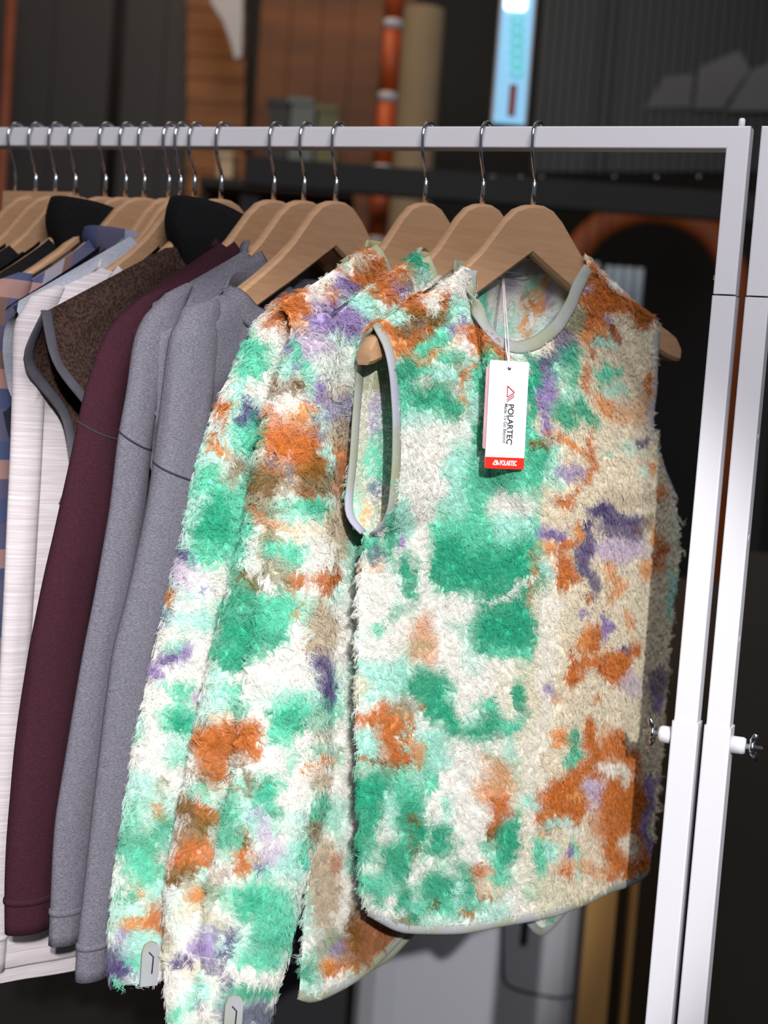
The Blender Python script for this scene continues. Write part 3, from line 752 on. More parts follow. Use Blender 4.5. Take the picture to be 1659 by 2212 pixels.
# ------------------------------------------------------------------ clothing racks
def rack_post(root, xl_px, yl_px, with_left_bolt, z_joint, z_tel):
    """upper post hangs from the corner; px is the left edge of its front face below the rail"""
    P = onplane(xl_px, yl_px, RAIL0, NV)
    c = P + RV * TUBE / 2 - NV * TUBE / 2
    c[2] = 0
    top = RAIL_Z + TUBE / 2
    h = TUBE / 2
    V, Fs = box_vf(c + ZV * (top + z_joint) / 2, RV, NV, ZV, h, h, (top - z_joint) / 2, 0.0016)
    for v in V:
        if v[2] > top - 1e-6:
            sx = ((v - c) @ RV) * (1 if with_left_bolt else -1)
            v[2] -= (h - sx)
    mesh_obj('corner_post', V, Fs, M_WHITE, root, smooth=False)
    box('upper_post', c + ZV * (z_joint - 0.0018 + z_tel) / 2, RV, NV, ZV, h + 0.0006, h + 0.0006, (z_joint - 0.0018 - z_tel) / 2, M_WHITE, root, 0.0016)
    h2 = h + 0.0022
    box('lower_post', c + ZV * (z_tel + 0.012) / 2, RV, NV, ZV, h2, h2, (z_tel - 0.012) / 2, M_WHITE, root, 0.0018)
    box('foot', c + ZV * 0.006 , RV, NV, ZV, 0.02, 0.22, 0.006, M_WHITE, root, 0.004)
    sgn = -1 if with_left_bolt else 1
    b0 = c + ZV * (z_tel - 0.017) + RV * sgn * h2
    boss = mesh_obj('bolt_boss', *lathe(b0, RV * sgn, [(0.0085, -0.001), (0.0085, 0.011), (0.0072, 0.0135)], 20), M_WHITE, root)
    mesh_obj('bolt_shaft', *lathe(b0 + RV * sgn * 0.0135, RV * sgn, [(0.003, 0), (0.003, 0.004), (0.0062, 0.0042), (0.0066, 0.008), (0.004, 0.0095), (0.0026, 0.010), (0.0026, 0.016), (0.001, 0.017)], 14), M_CHROME, root)
    for k in (-1, 1):
        w0 = b0 + RV * sgn * 0.019
        pts = [w0, w0 + (ZV * 0.9 + NV * 0.4) * k * 0.008 + RV * sgn * 0.002, w0 + (ZV * 0.9 + NV * 0.4) * k * 0.016 + RV * sgn * 0.0045]
        mesh_obj('bolt_wing', *sweep(pts, RV, [0.002, 0.0038, 0.0022], [0.0012, 0.0015, 0.0012], 10), M_CHROME, root)
    return c, top


def seg_rail(root, t0, t1, mitre_end, name='top_rail'):
    """rail from t0 to t1; mitre_end 1 cuts the far end at 45 degrees, 0 the near one"""
    c = (t0 + t1) / 2
    d = np.linalg.norm(t1 - t0) / 2
    V, Fs = box_vf(c, NV, ZV, RV, TUBE / 2, TUBE / 2, d, 0.0016)
    for v in V:
        end = (v - c) @ RV > 0
        if end == bool(mitre_end):
            v += RV * ((v[2] - (RAIL_Z - TUBE / 2)) * (1 if end else -1))
    return mesh_obj(name, V, Fs, M_WHITE, root, smooth=False)


z_joint1 = float(onplane(1540, 634, RAIL0, NV)[2])
z_tel1 = float(onplane(1450, 1556, RAIL0, NV)[2])
rack = empty('clothing_rack', (0.4, 1.4, 0), 'white square-tube clothing rack carrying all the hangers', 'clothing rack')
c1, top1 = rack_post(rack, 1567, 330, True, z_joint1, z_tel1)
e1 = c1 + ZV * RAIL_Z - RV * TUBE / 2
seg_rail(rack, RAILC - RV * 1.35, e1, 1)
# mitre seam across the corner, locating pin, small screw on the inner side
mesh_obj('locating_pin', *lathe(c1 + ZV * (top1 - 0.001) - NV * 0.002, ZV, [(0.0032, 0), (0.0032, 0.009), (0.0022, 0.0105)], 14), M_WHITE, rack)
mesh_obj('screw', *lathe(c1 + ZV * (z_joint1 + 0.016) - RV * TUBE / 2, -RV, [(0.0028, 0), (0.0024, 0.0022), (0.001, 0.003)], 12), M_CHROME, rack)
cL = RAILC - RV * 1.36
box('left_post', np.array([cL[0], cL[1], top1 / 2]), RV, NV, ZV, TUBE / 2, TUBE / 2, top1 / 2, M_WHITE, rack, 0.0016)
box('left_foot', np.array([cL[0], cL[1], 0.006]), RV, NV, ZV, 0.02, 0.22, 0.006, M_WHITE, rack, 0.004)

rack2 = empty('clothing_rack', (0.62, 1.3, 0), 'second white rack at the right edge, its post standing next to the first', 'clothing rack')
P2 = onplane(1643, 290, RAIL0, NV)
z_joint2 = float(onplane(1625, 638, RAIL0, NV)[2])
z_tel2 = float(onplane(1536, 1568, RAIL0, NV)[2])
c2, top2 = rack_post(rack2, 1643, 290, False, z_joint2, z_tel2)
e2 = c2 + ZV * RAIL_Z + RV * TUBE / 2
seg_rail(rack2, e2, e2 + RV * 0.6, 0)
cR = e2 + RV * 0.61
box('far_post', np.array([cR[0], cR[1], top1 / 2]), RV, NV, ZV, TUBE / 2, TUBE / 2, top1 / 2, M_WHITE, rack2, 0.0016)
M_SLOT = mat('slot_lit_tone', lin(240, 240, 245), 0.3, noise=50)  # lit look of the holes, put into a brighter white
for py in (945, 1165, 1388):
    Pz = onplane(1620, py, RAIL0, NV)
    pc = c2.copy()
    pc[2] = Pz[2]
    mesh_obj('adjusting_hole', *lathe(pc + RV * (TUBE / 2 + 0.0004), RV, [(0.0038, 0), (0.0038, 0.0004), (0.003, 0.0006)], 16), M_SLOT, rack2)

# ------------------------------------------------------------------ the hangers
HANG = [
    (77, 45, 'far left hanger on the rail, second from the frame edge'),
    (120, 45, 'third hanger from the left edge of the rail'),
    (163, 45, 'fourth hanger from the left edge, above the black collar'),
    (228, 45, 'fifth hanger from the left, just right of the black collar'),
    (272, 45, 'sixth hanger from the left, above the plaid collar'),
    (312, 45, 'seventh hanger from the left, carrying the plaid shirt'),
    (365, 45, 'eighth hanger from the left, crowded against two others'),
    (390, 46, 'ninth hanger from the left, in the crowded middle of the row'),
    (420, 46, 'tenth hanger from the left, carrying the cream ribbed top'),
    (478, 50, 'hanger behind the tall dark brown collar'),
    (592, 50, 'hanger carrying the burgundy sweatshirt'),
    (657, 50, 'hanger carrying the rear one of two grey sweatshirts'),
    (726, 50, 'hanger with long bare arm above the front grey sweatshirt'),
    (919, 42, 'hanger carrying the rearmost tie-dye fleece pullover'),
    (1043, 37, 'hanger carrying the middle tie-dye fleece pullover'),
    (1153, 36, 'frontmost wooden hanger, carrying the tie-dye fleece vest'),
]
for x, ph, lab in HANG:
    hanger(x, ph, lab if lab.startswith(('front', 'hanger', 'far')) else 'wooden ' + lab, tilt=5.0 if x > 1100 else 3.5, scale=0.86 if x in (919, 1043) else 0.84 if x in (365, 390) else 1.0)
# leftmost one: a flat clamp hanger, its bar end towards the camera
H0 = rail_at(33)
hb = empty('clamp_hanger', H0, 'straight wooden clamp hanger at the far left of the rail', 'hanger')
pa, pb = onplane(15, 440, H0, NV), onplane(160, 446, H0, NV)
dv = pb - pa
dv[2] = 0
dv /= np.linalg.norm(dv)
box('clamp_bar', (pa + pb) / 2 , dv, np.array([dv[1], -dv[0], 0]), ZV, 0.048, 0.009, 0.0145, M_WOOD, hb, 0.002)
mesh_obj('hook', *sweep([H0 + NV * math.cos(a) * 0.019 + ZV * math.sin(a) * 0.0165 for a in np.radians(np.arange(-12, 200, 12))][::-1] + [H0 + NV * 0.0165 - ZV * 0.012, H0 + NV * 0.004 - ZV * 0.034, H0 - ZV * 0.045, H0 - ZV * 0.068], RV, 0.0018, 0.0018, 8), M_CHROME, hb)

# ------------------------------------------------------------------ front vest
frv = frame(1153, 36)
vest = empty('fleece_vest', frv[0], 'sleeveless tie-dye fleece vest in mint, orange and cream, frontmost on the rail', 'vest')
E_ = 0.018
fw = E_ + 0.026
bw = E_ - 0.030
g = lambda x, y, w: uz(frv, x, y, w)
armF = [g(814, 702, E_ + 0.004), g(838, 740, E_ + .018), g(850, 800, fw), g(858, 900, fw), g(858, 1000, fw), g(850, 1100, fw), g(835, 1138, E_ + .014), g(800, 1158, E_)]
zb = [p[1] for p in armF]
armB = [armF[0]] + [g(x, y, w) for x, y, w in ((786, 740, E_ - .018), (778, 800, bw), (770, 900, bw), (764, 1000, bw), (754, 1080, bw), (754, 1125, E_ - .018))] + [armF[-1]]
sideL = [g(x, y, E_) for x, y in ((786, 1200), (778, 1300), (778, 1500), (782, 1700), (788, 1900), (802, 1972))]
Lf, Lb = armF + sideL, armB + sideL
Rr = [g(x, y, E_) for x, y in ((1406, 692), (1399, 800), (1401, 900), (1425, 1000), (1458, 1075), (1464, 1180), (1452, 1300), (1442, 1400), (1434, 1500), (1428, 1600), (1420, 1690), (1412, 1760), (1404, 1850), (1396, 1884))]
Rb = [(u, z, w - (0.024 if 1.29 < z < 1.44 else 0)) for u, z, w in Rr]
Tf = [armF[0], g(870, 665, .012), g(940, 622, .009), g(1003, 578, .008), g(1011, 605, .016), g(1022, 650, .028), g(1045, 705, .040), g(1082, 744, .047), g(1118, 754, .049), g(1160, 742, .046), g(1205, 704, .036), g(1236, 652, .024), g(1252, 600, .014), g(1257, 573, .008), g(1310, 615, .010), g(1360, 655, .013), Rr[0]]
Tb = [armF[0], g(870, 665, .012), g(940, 622, .009), g(1003, 578, .008)] + [(u, z, w) for u, z, w in (g(1060, 588, -.018), g(1110, 581, -.026), g(1160, 574, -.024), g(1215, 572, -.012))] + [g(1257, 573, .008), g(1310, 615, .010), g(1360, 655, .013), Rr[0]]
Bf = [sideL[-1]] + [g(x, y, E_ + .004) for x, y in ((850, 2000), (950, 1982), (1050, 1950), (1150, 1922), (1250, 1896), (1330, 1893))] + [Rr[-1]]
Bb = [sideL[-1]] + [(u, z + .012, E_) for u, z, w in Bf[1:-1]] + [Rr[-1]]
NS, NT = 84, 96


def neck_columns(T, n, i0, i1):
    d = np.r_[0, np.cumsum(np.linalg.norm(np.diff(np.asarray(T)[:, :2], axis=0), axis=1))]
    d /= d[-1]
    s = np.linspace(0, 1, n)
    return np.where((s >= d[i0]) & (s <= d[i1]))[0]


Gf = panel_grid(frv, Tf, Bf, Lf, Rr, 0.062, 1.45, NS, NT, 1, folds=0.0045, seed=21, vert=0.16, neck=(3, 13), tilt=0.0875)
Gb = panel_grid(frv, Tb, Bb, Lb, Rb, 0.056, 2.6, NS, NT, -1, folds=0.003, seed=22, neck=(3, 8), tilt=0.0875, vert=0.45)
vd = lambda P: dye_field(P, 'W', VEST_DYE, 31)
vin = lambda P: dye_field(P, 'W', INNER_DYE_SHADE, 35, 0.6)
qf = grid_faces(NT, NS)
mesh_obj('front_panel', Gf, qf, M_DYE, vest, dye=vd(Gf.reshape(-1, 3)))
mesh_obj('back_panel', Gb, qf[:, ::-1], M_DYE, vest, dye=vin(Gb.reshape(-1, 3)))


def out_normals(G, ref):
    n = grid_normals(G)
    s = np.sign((n @ ref).mean())
    return n * s


Nf, Nb = out_normals(Gf, frv[2]), out_normals(Gb, -frv[2])
mk = np.ones((NT - 1, NS - 1), bool)
mk[-1] = False
nf = neck_columns(Tf, NS, 3, 13)
mk[:1, nf[0]:nf[-1] + 1] = False
mk[:24, 0] = False
pile('fleece_pile', vest, Gf, Nf, vd, 160000, 0.0070, 5, mask=mk, per=6)
mkl = mk.copy()
mkl[:, 26:] = False
pile('side_fleece_pile', vest, Gb, Nb, vd, 120000, 0.0095, 6, mask=mkl)
pile('back_fleece_pile', vest, Gb, Nb, vd, 40000, 0.0105, 7, mask=mk & ~mkl)
# bindings
nf = neck_columns(Tf, NS, 3, 13)
nb = neck_columns(Tb, NS, 3, 8)
loop = np.concatenate([Gf[0, nf], Gb[0, nb][::-1]])
acr = np.concatenate([Gf[3, nf] - Gf[0, nf], (Gb[3, nb] - Gb[0, nb])[::-1]])
tape('neck_binding', vest, smooth1(Gf[0, nf] + Nf[0, nf] * .001, 2), Gf[3, nf] - Gf[0, nf], M_TAPE, 0.0070, 0.0022)
tape('neck_binding', vest, smooth1(Gb[0, nb] - Nb[0, nb] * .001, 2), Gb[3, nb] - Gb[0, nb], M_TAPE, 0.0085, 0.0020)
dL = np.r_[0, np.cumsum(np.linalg.norm(np.diff(np.asarray(Lf)[:, :2], axis=0), axis=1))]
ka = int(round(dL[7] / dL[-1] * (NT - 1)))
tape('armhole_binding', vest, smooth1(Gf[:ka + 1, 0], 2), Gf[:ka + 1, 2] - Gf[:ka + 1, 0], M_TAPE, 0.0058, 0.0020)
tape('armhole_binding', vest, smooth1(Gb[:ka + 1, 0], 2), Gb[:ka + 1, 2] - Gb[:ka + 1, 0], M_TAPE, 0.0050, 0.0020)
dR = np.r_[0, np.cumsum(np.linalg.norm(np.diff(np.asarray(Rr)[:, :2], axis=0), axis=1))]
kr = int(round(dR[4] / dR[-1] * (NT - 1)))
tape('armhole_binding', vest, smooth1(Gf[:kr + 1, -1], 2), Gf[:kr + 1, -3] - Gf[:kr + 1, -1], M_TAPE, 0.0050, 0.0020)
tape('hem_binding', vest, smooth1(Gf[-1], 2), Gf[-4] - Gf[-1], M_TAPE, 0.0050, 0.0024)
tape('hem_binding', vest, smooth1(Gb[-1], 2), Gb[-4] - Gb[-1], M_TAPE, 0.0045, 0.0022)


# ------------------------------------------------------------------ the other garments
def body_curves(fr, sh=(-.195, 1.428, .20, 1.46), nk=(-.085, 1.497, .075, 1.512), nkf=1.44, nkb=1.492, side=((1.2, -.215, .225), (1.0, -.215, .225)), hem=.80, e=0.018, arm=None, nd=.45, hemb=None):
    ul, zl, ur, zr = sh
    a, za, b, zb_ = nk
    if ul > 20:
        ul, zl, _ = uz(fr, ul, zl, e)
    if a > 20:
        a, za, _ = uz(fr, a, za, .010)
    mid = (a + b) / 2
    Tf = [(ul, zl, e), (a, za, .010), (a * .75 + mid * .25, za * .45 + nkf * .55, .010 + .036 * nd), (mid, nkf, .010 + .070 * nd), (b * .75 + mid * .25, zb_ * .45 + nkf * .55, .010 + .036 * nd), (b, zb_, .010), (ur, zr, e)]
    Tb = [(ul, zl, e), (a, za, .010), (a * .7 + mid * .3, nkb, .010 - .05 * nd), (mid, nkb, .010 - .07 * nd), (b * .7 + mid * .3, nkb + .004, .010 - .05 * nd), (b, zb_, .010), (ur, zr, e)]
    h0 = hem if not isinstance(hem, list) else hem[0][1]
    L = [(ul, zl, e), (ul - .006, zl - .05, e)] + [(q[1], q[0], e) for q in side] + [(side[-1][1], h0, e)]
    R = [(ur, zr, e), (ur + .006, zr - .05, e)] + [(q[2], q[0], e) for q in side] + [(side[-1][2], h0, e)]
    if isinstance(hem, list):
        L[-1] = (side[-1][1], hem[0][1], e)
        R[-1] = (side[-1][2], hem[-1][1], e)
        B = [L[-1]] + [(q[0], q[1], e) for q in hem[1:-1]] + [R[-1]]
    else:
        B = [L[-1], ((L[-1][0] + R[-1][0]) / 2, hem - .006, e), R[-1]]
    Bb = B if hemb is None else [L[-1]] + [(q[0], q[1], e) for q in hemb] + [R[-1]]
    return Tf, Tb, B, L, R, Bb


def make_body(root, fr, cur, material, front_bulge=.045, back_bulge=.030, folds=.005, seed=1, ns=56, nt=64, dye=None, arm=0.0):
    Tf, Tb, B, L, R, Bb = cur
    Lf = [(u, z, w + (arm if 0 < i < 3 else 0)) for i, (u, z, w) in enumerate(L)]
    Lb = [(u, z, w - (arm if 0 < i < 3 else 0)) for i, (u, z, w) in enumerate(L)]
    Rf = [(u, z, w + (arm if 0 < i < 3 else 0)) for i, (u, z, w) in enumerate(R)]
    Rb_ = [(u, z, w - (arm if 0 < i < 3 else 0)) for i, (u, z, w) in enumerate(R)]
    G1 = panel_grid(fr, Tf, B, Lf, Rf, front_bulge, 2.0, ns, nt, 1, folds, seed)
    G2 = panel_grid(fr, Tb, Bb, Lb, Rb_, back_bulge, 2.6, ns, nt, -1, folds, seed + 5)
    q = grid_faces(nt, ns)
    o1 = mesh_obj('front_panel', G1, q, material, root, dye=None if dye is None else dye(G1.reshape(-1, 3)))
    o2 = mesh_obj('back_panel', G2, q[:, ::-1], material, root, dye=None if dye is None else dye(G2.reshape(-1, 3)))
    return G1, G2


def make_tube(root, G, material, name='sleeve', dye=None, cuff=True):
    nr, nc = G.shape[:2]
    c = G.mean(1, keepdims=True)
    inner = c + (G - c) * 0.90
    full = np.concatenate([G, inner[-1:], inner[max(0, nr - 8)][None]], 0)
    Fs = grid_faces(nr + 2, nc, True).tolist() + [tuple(range(nc))[::-1]]
    return mesh_obj(name, full, Fs, material, root, dye=None if dye is None else dye(full.reshape(-1, 3)))


def tube_normals(G):
    c = G.mean(1, keepdims=True)
    n = grid_normals(np.concatenate([G[:, -1:], G, G[:, :1]], 1))[:, 1:-1]
    s = np.sign((n * (G - c)).sum(-1).mean())
    return n * s


def mirror_tube(fr, G, du=0.0):
    """far sleeve: the near one mirrored across the hanger's middle"""
    H, u, w = fr
    d = (G - H) @ u
    return G - (2 * d)[..., None] * u + u * du


sd = lambda P: dye_field(P, 'W', SLEEVE_DYE, 41)


def fleece_pullover(x, ph, label, rows, cur, groove, seed, kd, w_sl, dens_sleeve, length, seedp):
    fr = frame(x, ph)
    root = empty('fleece_pullover', fr[0], label, 'pullover', 'tie-dye fleece pullovers behind the vest')
    G1, G2 = make_body(root, fr, cur, M_DYE, .006, .014, seed=seed, folds=.003, dye=sd)
    mk = np.ones((G1.shape[0] - 1, G1.shape[1] - 1), bool)
    mk[-1] = False
    mk_top = np.zeros_like(mk)
    mk_top[:, :18] = mk[:, :18]
    pile('fleece_pile', root, G1, out_normals(G1, fr[2]), sd, 95000, length, seedp, mask=mk_top)
    pile('fleece_pile', root, G1, out_normals(G1, fr[2]), sd, 16000, length, seedp + 1, mask=mk & ~mk_top)
    pile('back_fleece_pile', root, G2, out_normals(G2, -fr[2]), sd, 20000, length, seedp + 2, mask=mk)
    S = tube_grid(fr, rows, w_sl, kd=kd, seed=seed, groove=groove)
    make_tube(root, S, M_DYE, dye=sd)
    pile('sleeve_pile', root, S, tube_normals(S), sd, dens_sleeve, length, seedp + 3, closed=True)
    S2 = mirror_tube(fr, S, -0.075)[:50]
    make_tube(root, S2, M_DYE, dye=sd)
    pile('sleeve_pile', root, S2, tube_normals(S2), sd, 14000, length, seedp + 4, closed=True)
    tape('hem_binding', root, smooth1(G1[-1], 2), G1[-4] - G1[-1], M_TAPE, 0.0050, 0.0024)
    tape('hem_binding', root, smooth1(G2[-1], 2), G2[-4] - G2[-1], M_TAPE, 0.0045, 0.0022)
    ring = S[-1]
    tape('cuff_binding', root, ring, S[-3] - S[-1], M_TAPE, 0.0050, 0.0022, closed=True)
    # neck band
    n1 = neck_columns(cur[0], G1.shape[1], 1, 5)
    tape('neck_binding', root, smooth1(G1[0, n1], 2), G1[3, n1] - G1[0, n1], M_TAPEY, 0.0065, 0.0022)
    n2 = neck_columns(cur[1], G2.shape[1], 1, 5)
    tape('neck_binding', root, smooth1(G2[0, n2], 2), G2[3, n2] - G2[0, n2], M_TAPEY, 0.0065, 0.0022)
    return root, fr, S, G1


ROWS1 = [(628, 655, 672), (632, 638, 684), (640, 622, 690), (652, 606, 692), (672, 585, 694), (700, 562, 690), (760, 530, 668), (850, 492, 640), (950, 452, 610), (1010, 434, 596), (1100, 412, 578), (1200, 392, 560), (1300, 366, 532), (1400, 343, 508), (1500, 322, 486), (1600, 300, 462), (1700, 284, 444), (1800, 268, 424), (1900, 252, 404), (2000, 244, 392), (2096, 242, 384)]
cur1 = body_curves(frame(919, 42), sh=(-.185, 1.442, .19, 1.46), nk=(-.078, 1.512, .075, 1.512), nd=.12, e=.010, nkf=1.46, nkb=1.515, side=((1.2, -.205, .225), (1.0, -.205, .23)), hem=.825)
p1, fr1, S1, B1 = fleece_pullover(919, 42, 'rearmost tie-dye fleece pullover, its mint and white sleeve beside the grey sweatshirts', ROWS1, cur1, None, 51, 0.58, -0.012, 125000, 0.0095, 61)
ROWS2 = [(676, 692, 708), (680, 680, 720), (690, 668, 726), (704, 654, 728), (724, 640, 730), (770, 618, 730), (850, 590, 712), (950, 566, 716), (1050, 548, 722), (1100, 545, 724), (1200, 525, 726), (1300, 492, 722), (1400, 470, 716), (1500, 448, 706), (1600, 425, 716), (1700, 405, 716), (1800, 386, 690), (1900, 370, 655), (2000, 366, 632), (2100, 366, 610), (2205, 376, 575)]
cur2 = body_curves(frame(1043, 37), sh=(-.18, 1.438, .19, 1.46), nk=(-.085, 1.506, .075, 1.512), nd=.06, e=.004, nkf=1.45, nkb=1.505, side=((1.2, -.200, .225), (1.0, -.195, .23), (.90, -.160, .21)), hem=[(0, .760), (-.150, .750), (-.115, .757), (-.08, .770), (-.04, .80), (0, .84), (.06, .845), (.12, .815), (.165, .768), (0, .80)], hemb=[(-.10, .762), (-.04, .772), (.0, .80), (.06, .84)])
p2, fr2, S2_, B2 = fleece_pullover(1043, 37, 'middle tie-dye fleece pullover with orange and mint sleeve next to the vest', ROWS2, cur2, [(math.radians(147), .52, .14), (math.radians(110), .12, .3)], 52, 0.55, 0.030, 125000, 0.0095, 81)
for root, fr, S, py in ((p1, fr1, S1, (325, 2076)), (p2, fr2, S2_, (490, 2172))):
    q = proj(S.reshape(-1, 3))
    # button tab on the cuff, on the side facing the camera
    dcam = np.linalg.norm(S.reshape(-1, 3) - CAM, axis=1)
    k = np.argmin(np.hypot(q[:, 0] - py[0], q[:, 1] - py[1]) + dcam * 900)
    Pt = S.reshape(-1, 3)[k]
    nn = tube_normals(S).reshape(-1, 3)[k]
    a = np.cross(ZV, nn)
    a /= np.linalg.norm(a)
    prof = [(-.0085, -.024), (.0085, -.024), (.0085, .010), (.006, .0165), (0, .019), (-.006, .0165), (-.0085, .010)]
    V = [Pt + nn * .010 + a * p[0] + ZV * p[1] for p in prof] + [Pt + nn * .0125 + a * p[0] + ZV * p[1] for p in prof]
    n = len(prof)
    Fs = [tuple(range(n))[::-1], tuple(range(n, 2 * n))] + [(i, (i + 1) % n, n + (i + 1) % n, n + i) for i in range(n)]
    tb = mesh_obj('cuff_tab', V, Fs, M_TAPE, root, smooth=False)
    mesh_obj('buttonhole', *sweep([Pt + nn * .0128 + a * .002 - ZV * .012, Pt + nn * .0128 + a * .0025 + ZV * .004, Pt + nn * .0128 - a * .002 + ZV * .009], a, .0007, .0004, 6), mat('dark_thread', lin(40, 38, 48), .9, noise=30), tb)


# ---- plain garments further along the rail
def heather(name, c1_, c2_, sc=420, stretch=(1, 1, 3.2)):
    return mat(name, c1_, 0.92, noise=sc, color2=c2_, bump=0.35, bscale=700, spec=0.15, stretch=stretch, detail=2)


M_GREY = heather('grey_heather_jersey', lin(114, 112, 123), lin(86, 84, 94))
M_BURG = heather('burgundy_jersey', lin(60, 29, 41), lin(47, 21, 31))
M_CREAM = heather('cream_ribbed_knit', lin(208, 200, 204), lin(184, 175, 180), sc=60, stretch=(.25, .25, 15))
M_BROWN = heather('brown_boucle', lin(72, 52, 44), lin(36, 26, 24), sc=330, stretch=(1, 1, 1))
M_BLK = heather('black_cloth', lin(26, 25, 27), lin(16, 15, 17))
M_NAVY = heather('navy_cloth', lin(38, 42, 54), lin(26, 28, 38))
M_PALE = heather('pale_grey_cloth', lin(170, 174, 186), lin(146, 150, 164))
M_SEAM = mat('dark_seam_thread', lin(44, 40, 50), 0.9, noise=60)
M_PIPE = mat('charcoal_piping', lin(74, 72, 82), 0.85, noise=40)


def plaid_material():
    mt = bpy.data.materials.new('plaid_flannel')
    mt.use_nodes = True
    nt = mt.node_tree
    b = nt.nodes['Principled BSDF']
    b.inputs['Roughness'].default_value = 0.95
    tc = nt.nodes.new('ShaderNodeTexCoord')
    sp = nt.nodes.new('ShaderNodeSeparateXYZ')
    nt.links.new(tc.outputs['Object'], sp.inputs[0])

    def band(sock, period, width):
        dvn = nt.nodes.new('ShaderNodeMath')
        dvn.operation = 'PINGPONG'
        dvn.inputs[1].default_value = period
        nt.links.new(sock, dvn.inputs[0])
        c = nt.nodes.new('ShaderNodeMath')
        c.operation = 'LESS_THAN'
        c.inputs[1].default_value = width
        nt.links.new(dvn.outputs[0], c.inputs[0])
        return c.outputs[0]
    bv, bh = band(sp.outputs[0], 0.024, 0.011), band(sp.outputs[2], 0.030, 0.013)
    bh2, bv2 = band(sp.outputs[2], 0.047, 0.010), band(sp.outputs[0], 0.037, 0.008)
    col = None

    def mix(base, fac, c):
        mxn = nt.nodes.new('ShaderNodeMix')
        mxn.data_type = 'RGBA'
        mlt = nt.nodes.new('ShaderNodeMath')
        mlt.operation = 'MULTIPLY'
        mlt.inputs[1].default_value = 0.62
        nt.links.new(fac, mlt.inputs[0])
        nt.links.new(mlt.outputs[0], mxn.inputs[0])
        if isinstance(base, tuple):
            mxn.inputs[6].default_value = base
        else:
            nt.links.new(base, mxn.inputs[6])
        mxn.inputs[7].default_value = c
        return mxn.outputs[2]
    c = mix(lin(104, 78, 72), bv, lin(52, 74, 118))
    c = mix(c, bh, lin(46, 66, 108))
    c = mix(c, bh2, lin(176, 130, 112))
    c = mix(c, bv2, lin(150, 152, 168))
    nt.links.new(c, b.inputs['Base Color'])
    return mt


M_PLAID = plaid_material()


def sleeve_seam(root, S, row, tilt, ph0):
    nr, nc = S.shape[:2]
    th = np.arange(nc) / nc * 2 * np.pi
    r = row + tilt * np.cos(th - ph0)
    i0 = np.clip(np.floor(r).astype(int), 0, nr - 2)
    f = (r - i0)[:, None]
    c = S.mean(1)
    P = S[i0, np.arange(nc)] * (1 - f) + S[i0 + 1, np.arange(nc)] * f
    cc = c[i0] * (1 - f) + c[i0 + 1] * f
    P = cc + (P - cc) * 1.006
    mesh_obj('sleeve_seam', *sweep(P, ZV, 0.0011, 0.0006, 6, True), M_SEAM, root)


def plain_garment(name, x, ph, label, cat, material, cur, rows=None, group=None, seed=1, kd=.55, seam=None, collar=None, arm=0.0, bulge=(.014, .014), fold=.07, neck_mat=None, w_sl=.018, neck_w=.007):
    fr = frame(x, ph)
    root = empty(name, fr[0], label, cat, group)
    G1, G2 = make_body(root, fr, cur, material, bulge[0], bulge[1], seed=seed, arm=arm)
    S = None
    if rows is not None:
        S = tube_grid(fr, rows, w_sl, kd=kd, seed=seed, fold=fold)
        make_tube(root, S, material)
        make_tube(root, mirror_tube(fr, S, 0.02), material)
        mesh_obj('cuff_band', *sweep(S[-4], S[-7] - S[-4], .0035, .0015, 8, True), material, root)
        if seam:
            sleeve_seam(root, S, *seam)
    n1 = neck_columns(cur[0], G1.shape[1], 1, 5)
    n2 = neck_columns(cur[1], G2.shape[1], 1, 5)
    nm = neck_mat or material
    if collar:
        # stand-up collar rising from the neckline
        hgt, flare, cm = collar
        loop_ = np.concatenate([G1[0, n1], G2[0, n2][::-1][1:-1]])
        loop_ = np.concatenate([loop_[:1], loop_[1:]])
        for _ in range(3):
            loop_ = (np.roll(loop_, 1, 0) + 2 * loop_ + np.roll(loop_, -1, 0)) / 4
        cen = loop_.mean(0)
        top_z = loop_[:, 2].max() + hgt
        out = loop_ - cen
        out[:, 2] = 0
        out /= np.linalg.norm(out, axis=1)[:, None] + 1e-9
        rows_ = []
        for t in np.linspace(0, 1, 9):
            r_ = loop_ + out * (flare * t + 0.008 * math.sin(t * 3.1))
            r_[:, 2] = loop_[:, 2] * (1 - t) + (top_z - 0.012 * (1 - np.abs(out @ fr[1]))) * t
            rows_.append(r_)
        rows_.append(rows_[-1] - out * 0.003)
        rows_.append(rows_[5] - out * 0.003)
        mesh_obj('collar', np.array(rows_), grid_faces(len(rows_), len(loop_), True), cm, root)
    else:
        mesh_obj('neck_band', *sweep(smooth1(G1[0, n1], 2), G1[3, n1] - G1[0, n1], neck_w, .0022, 8), nm, root)
        mesh_obj('neck_band', *sweep(smooth1(G2[0, n2], 2), G2[3, n2] - G2[0, n2], neck_w, .0022, 8), nm, root)
    mesh_obj('hem_band', *sweep(smooth1(G1[-3], 2), G1[-6] - G1[-3], .009, .0018, 8), nm, root)
    return root, fr, G1, G2, S


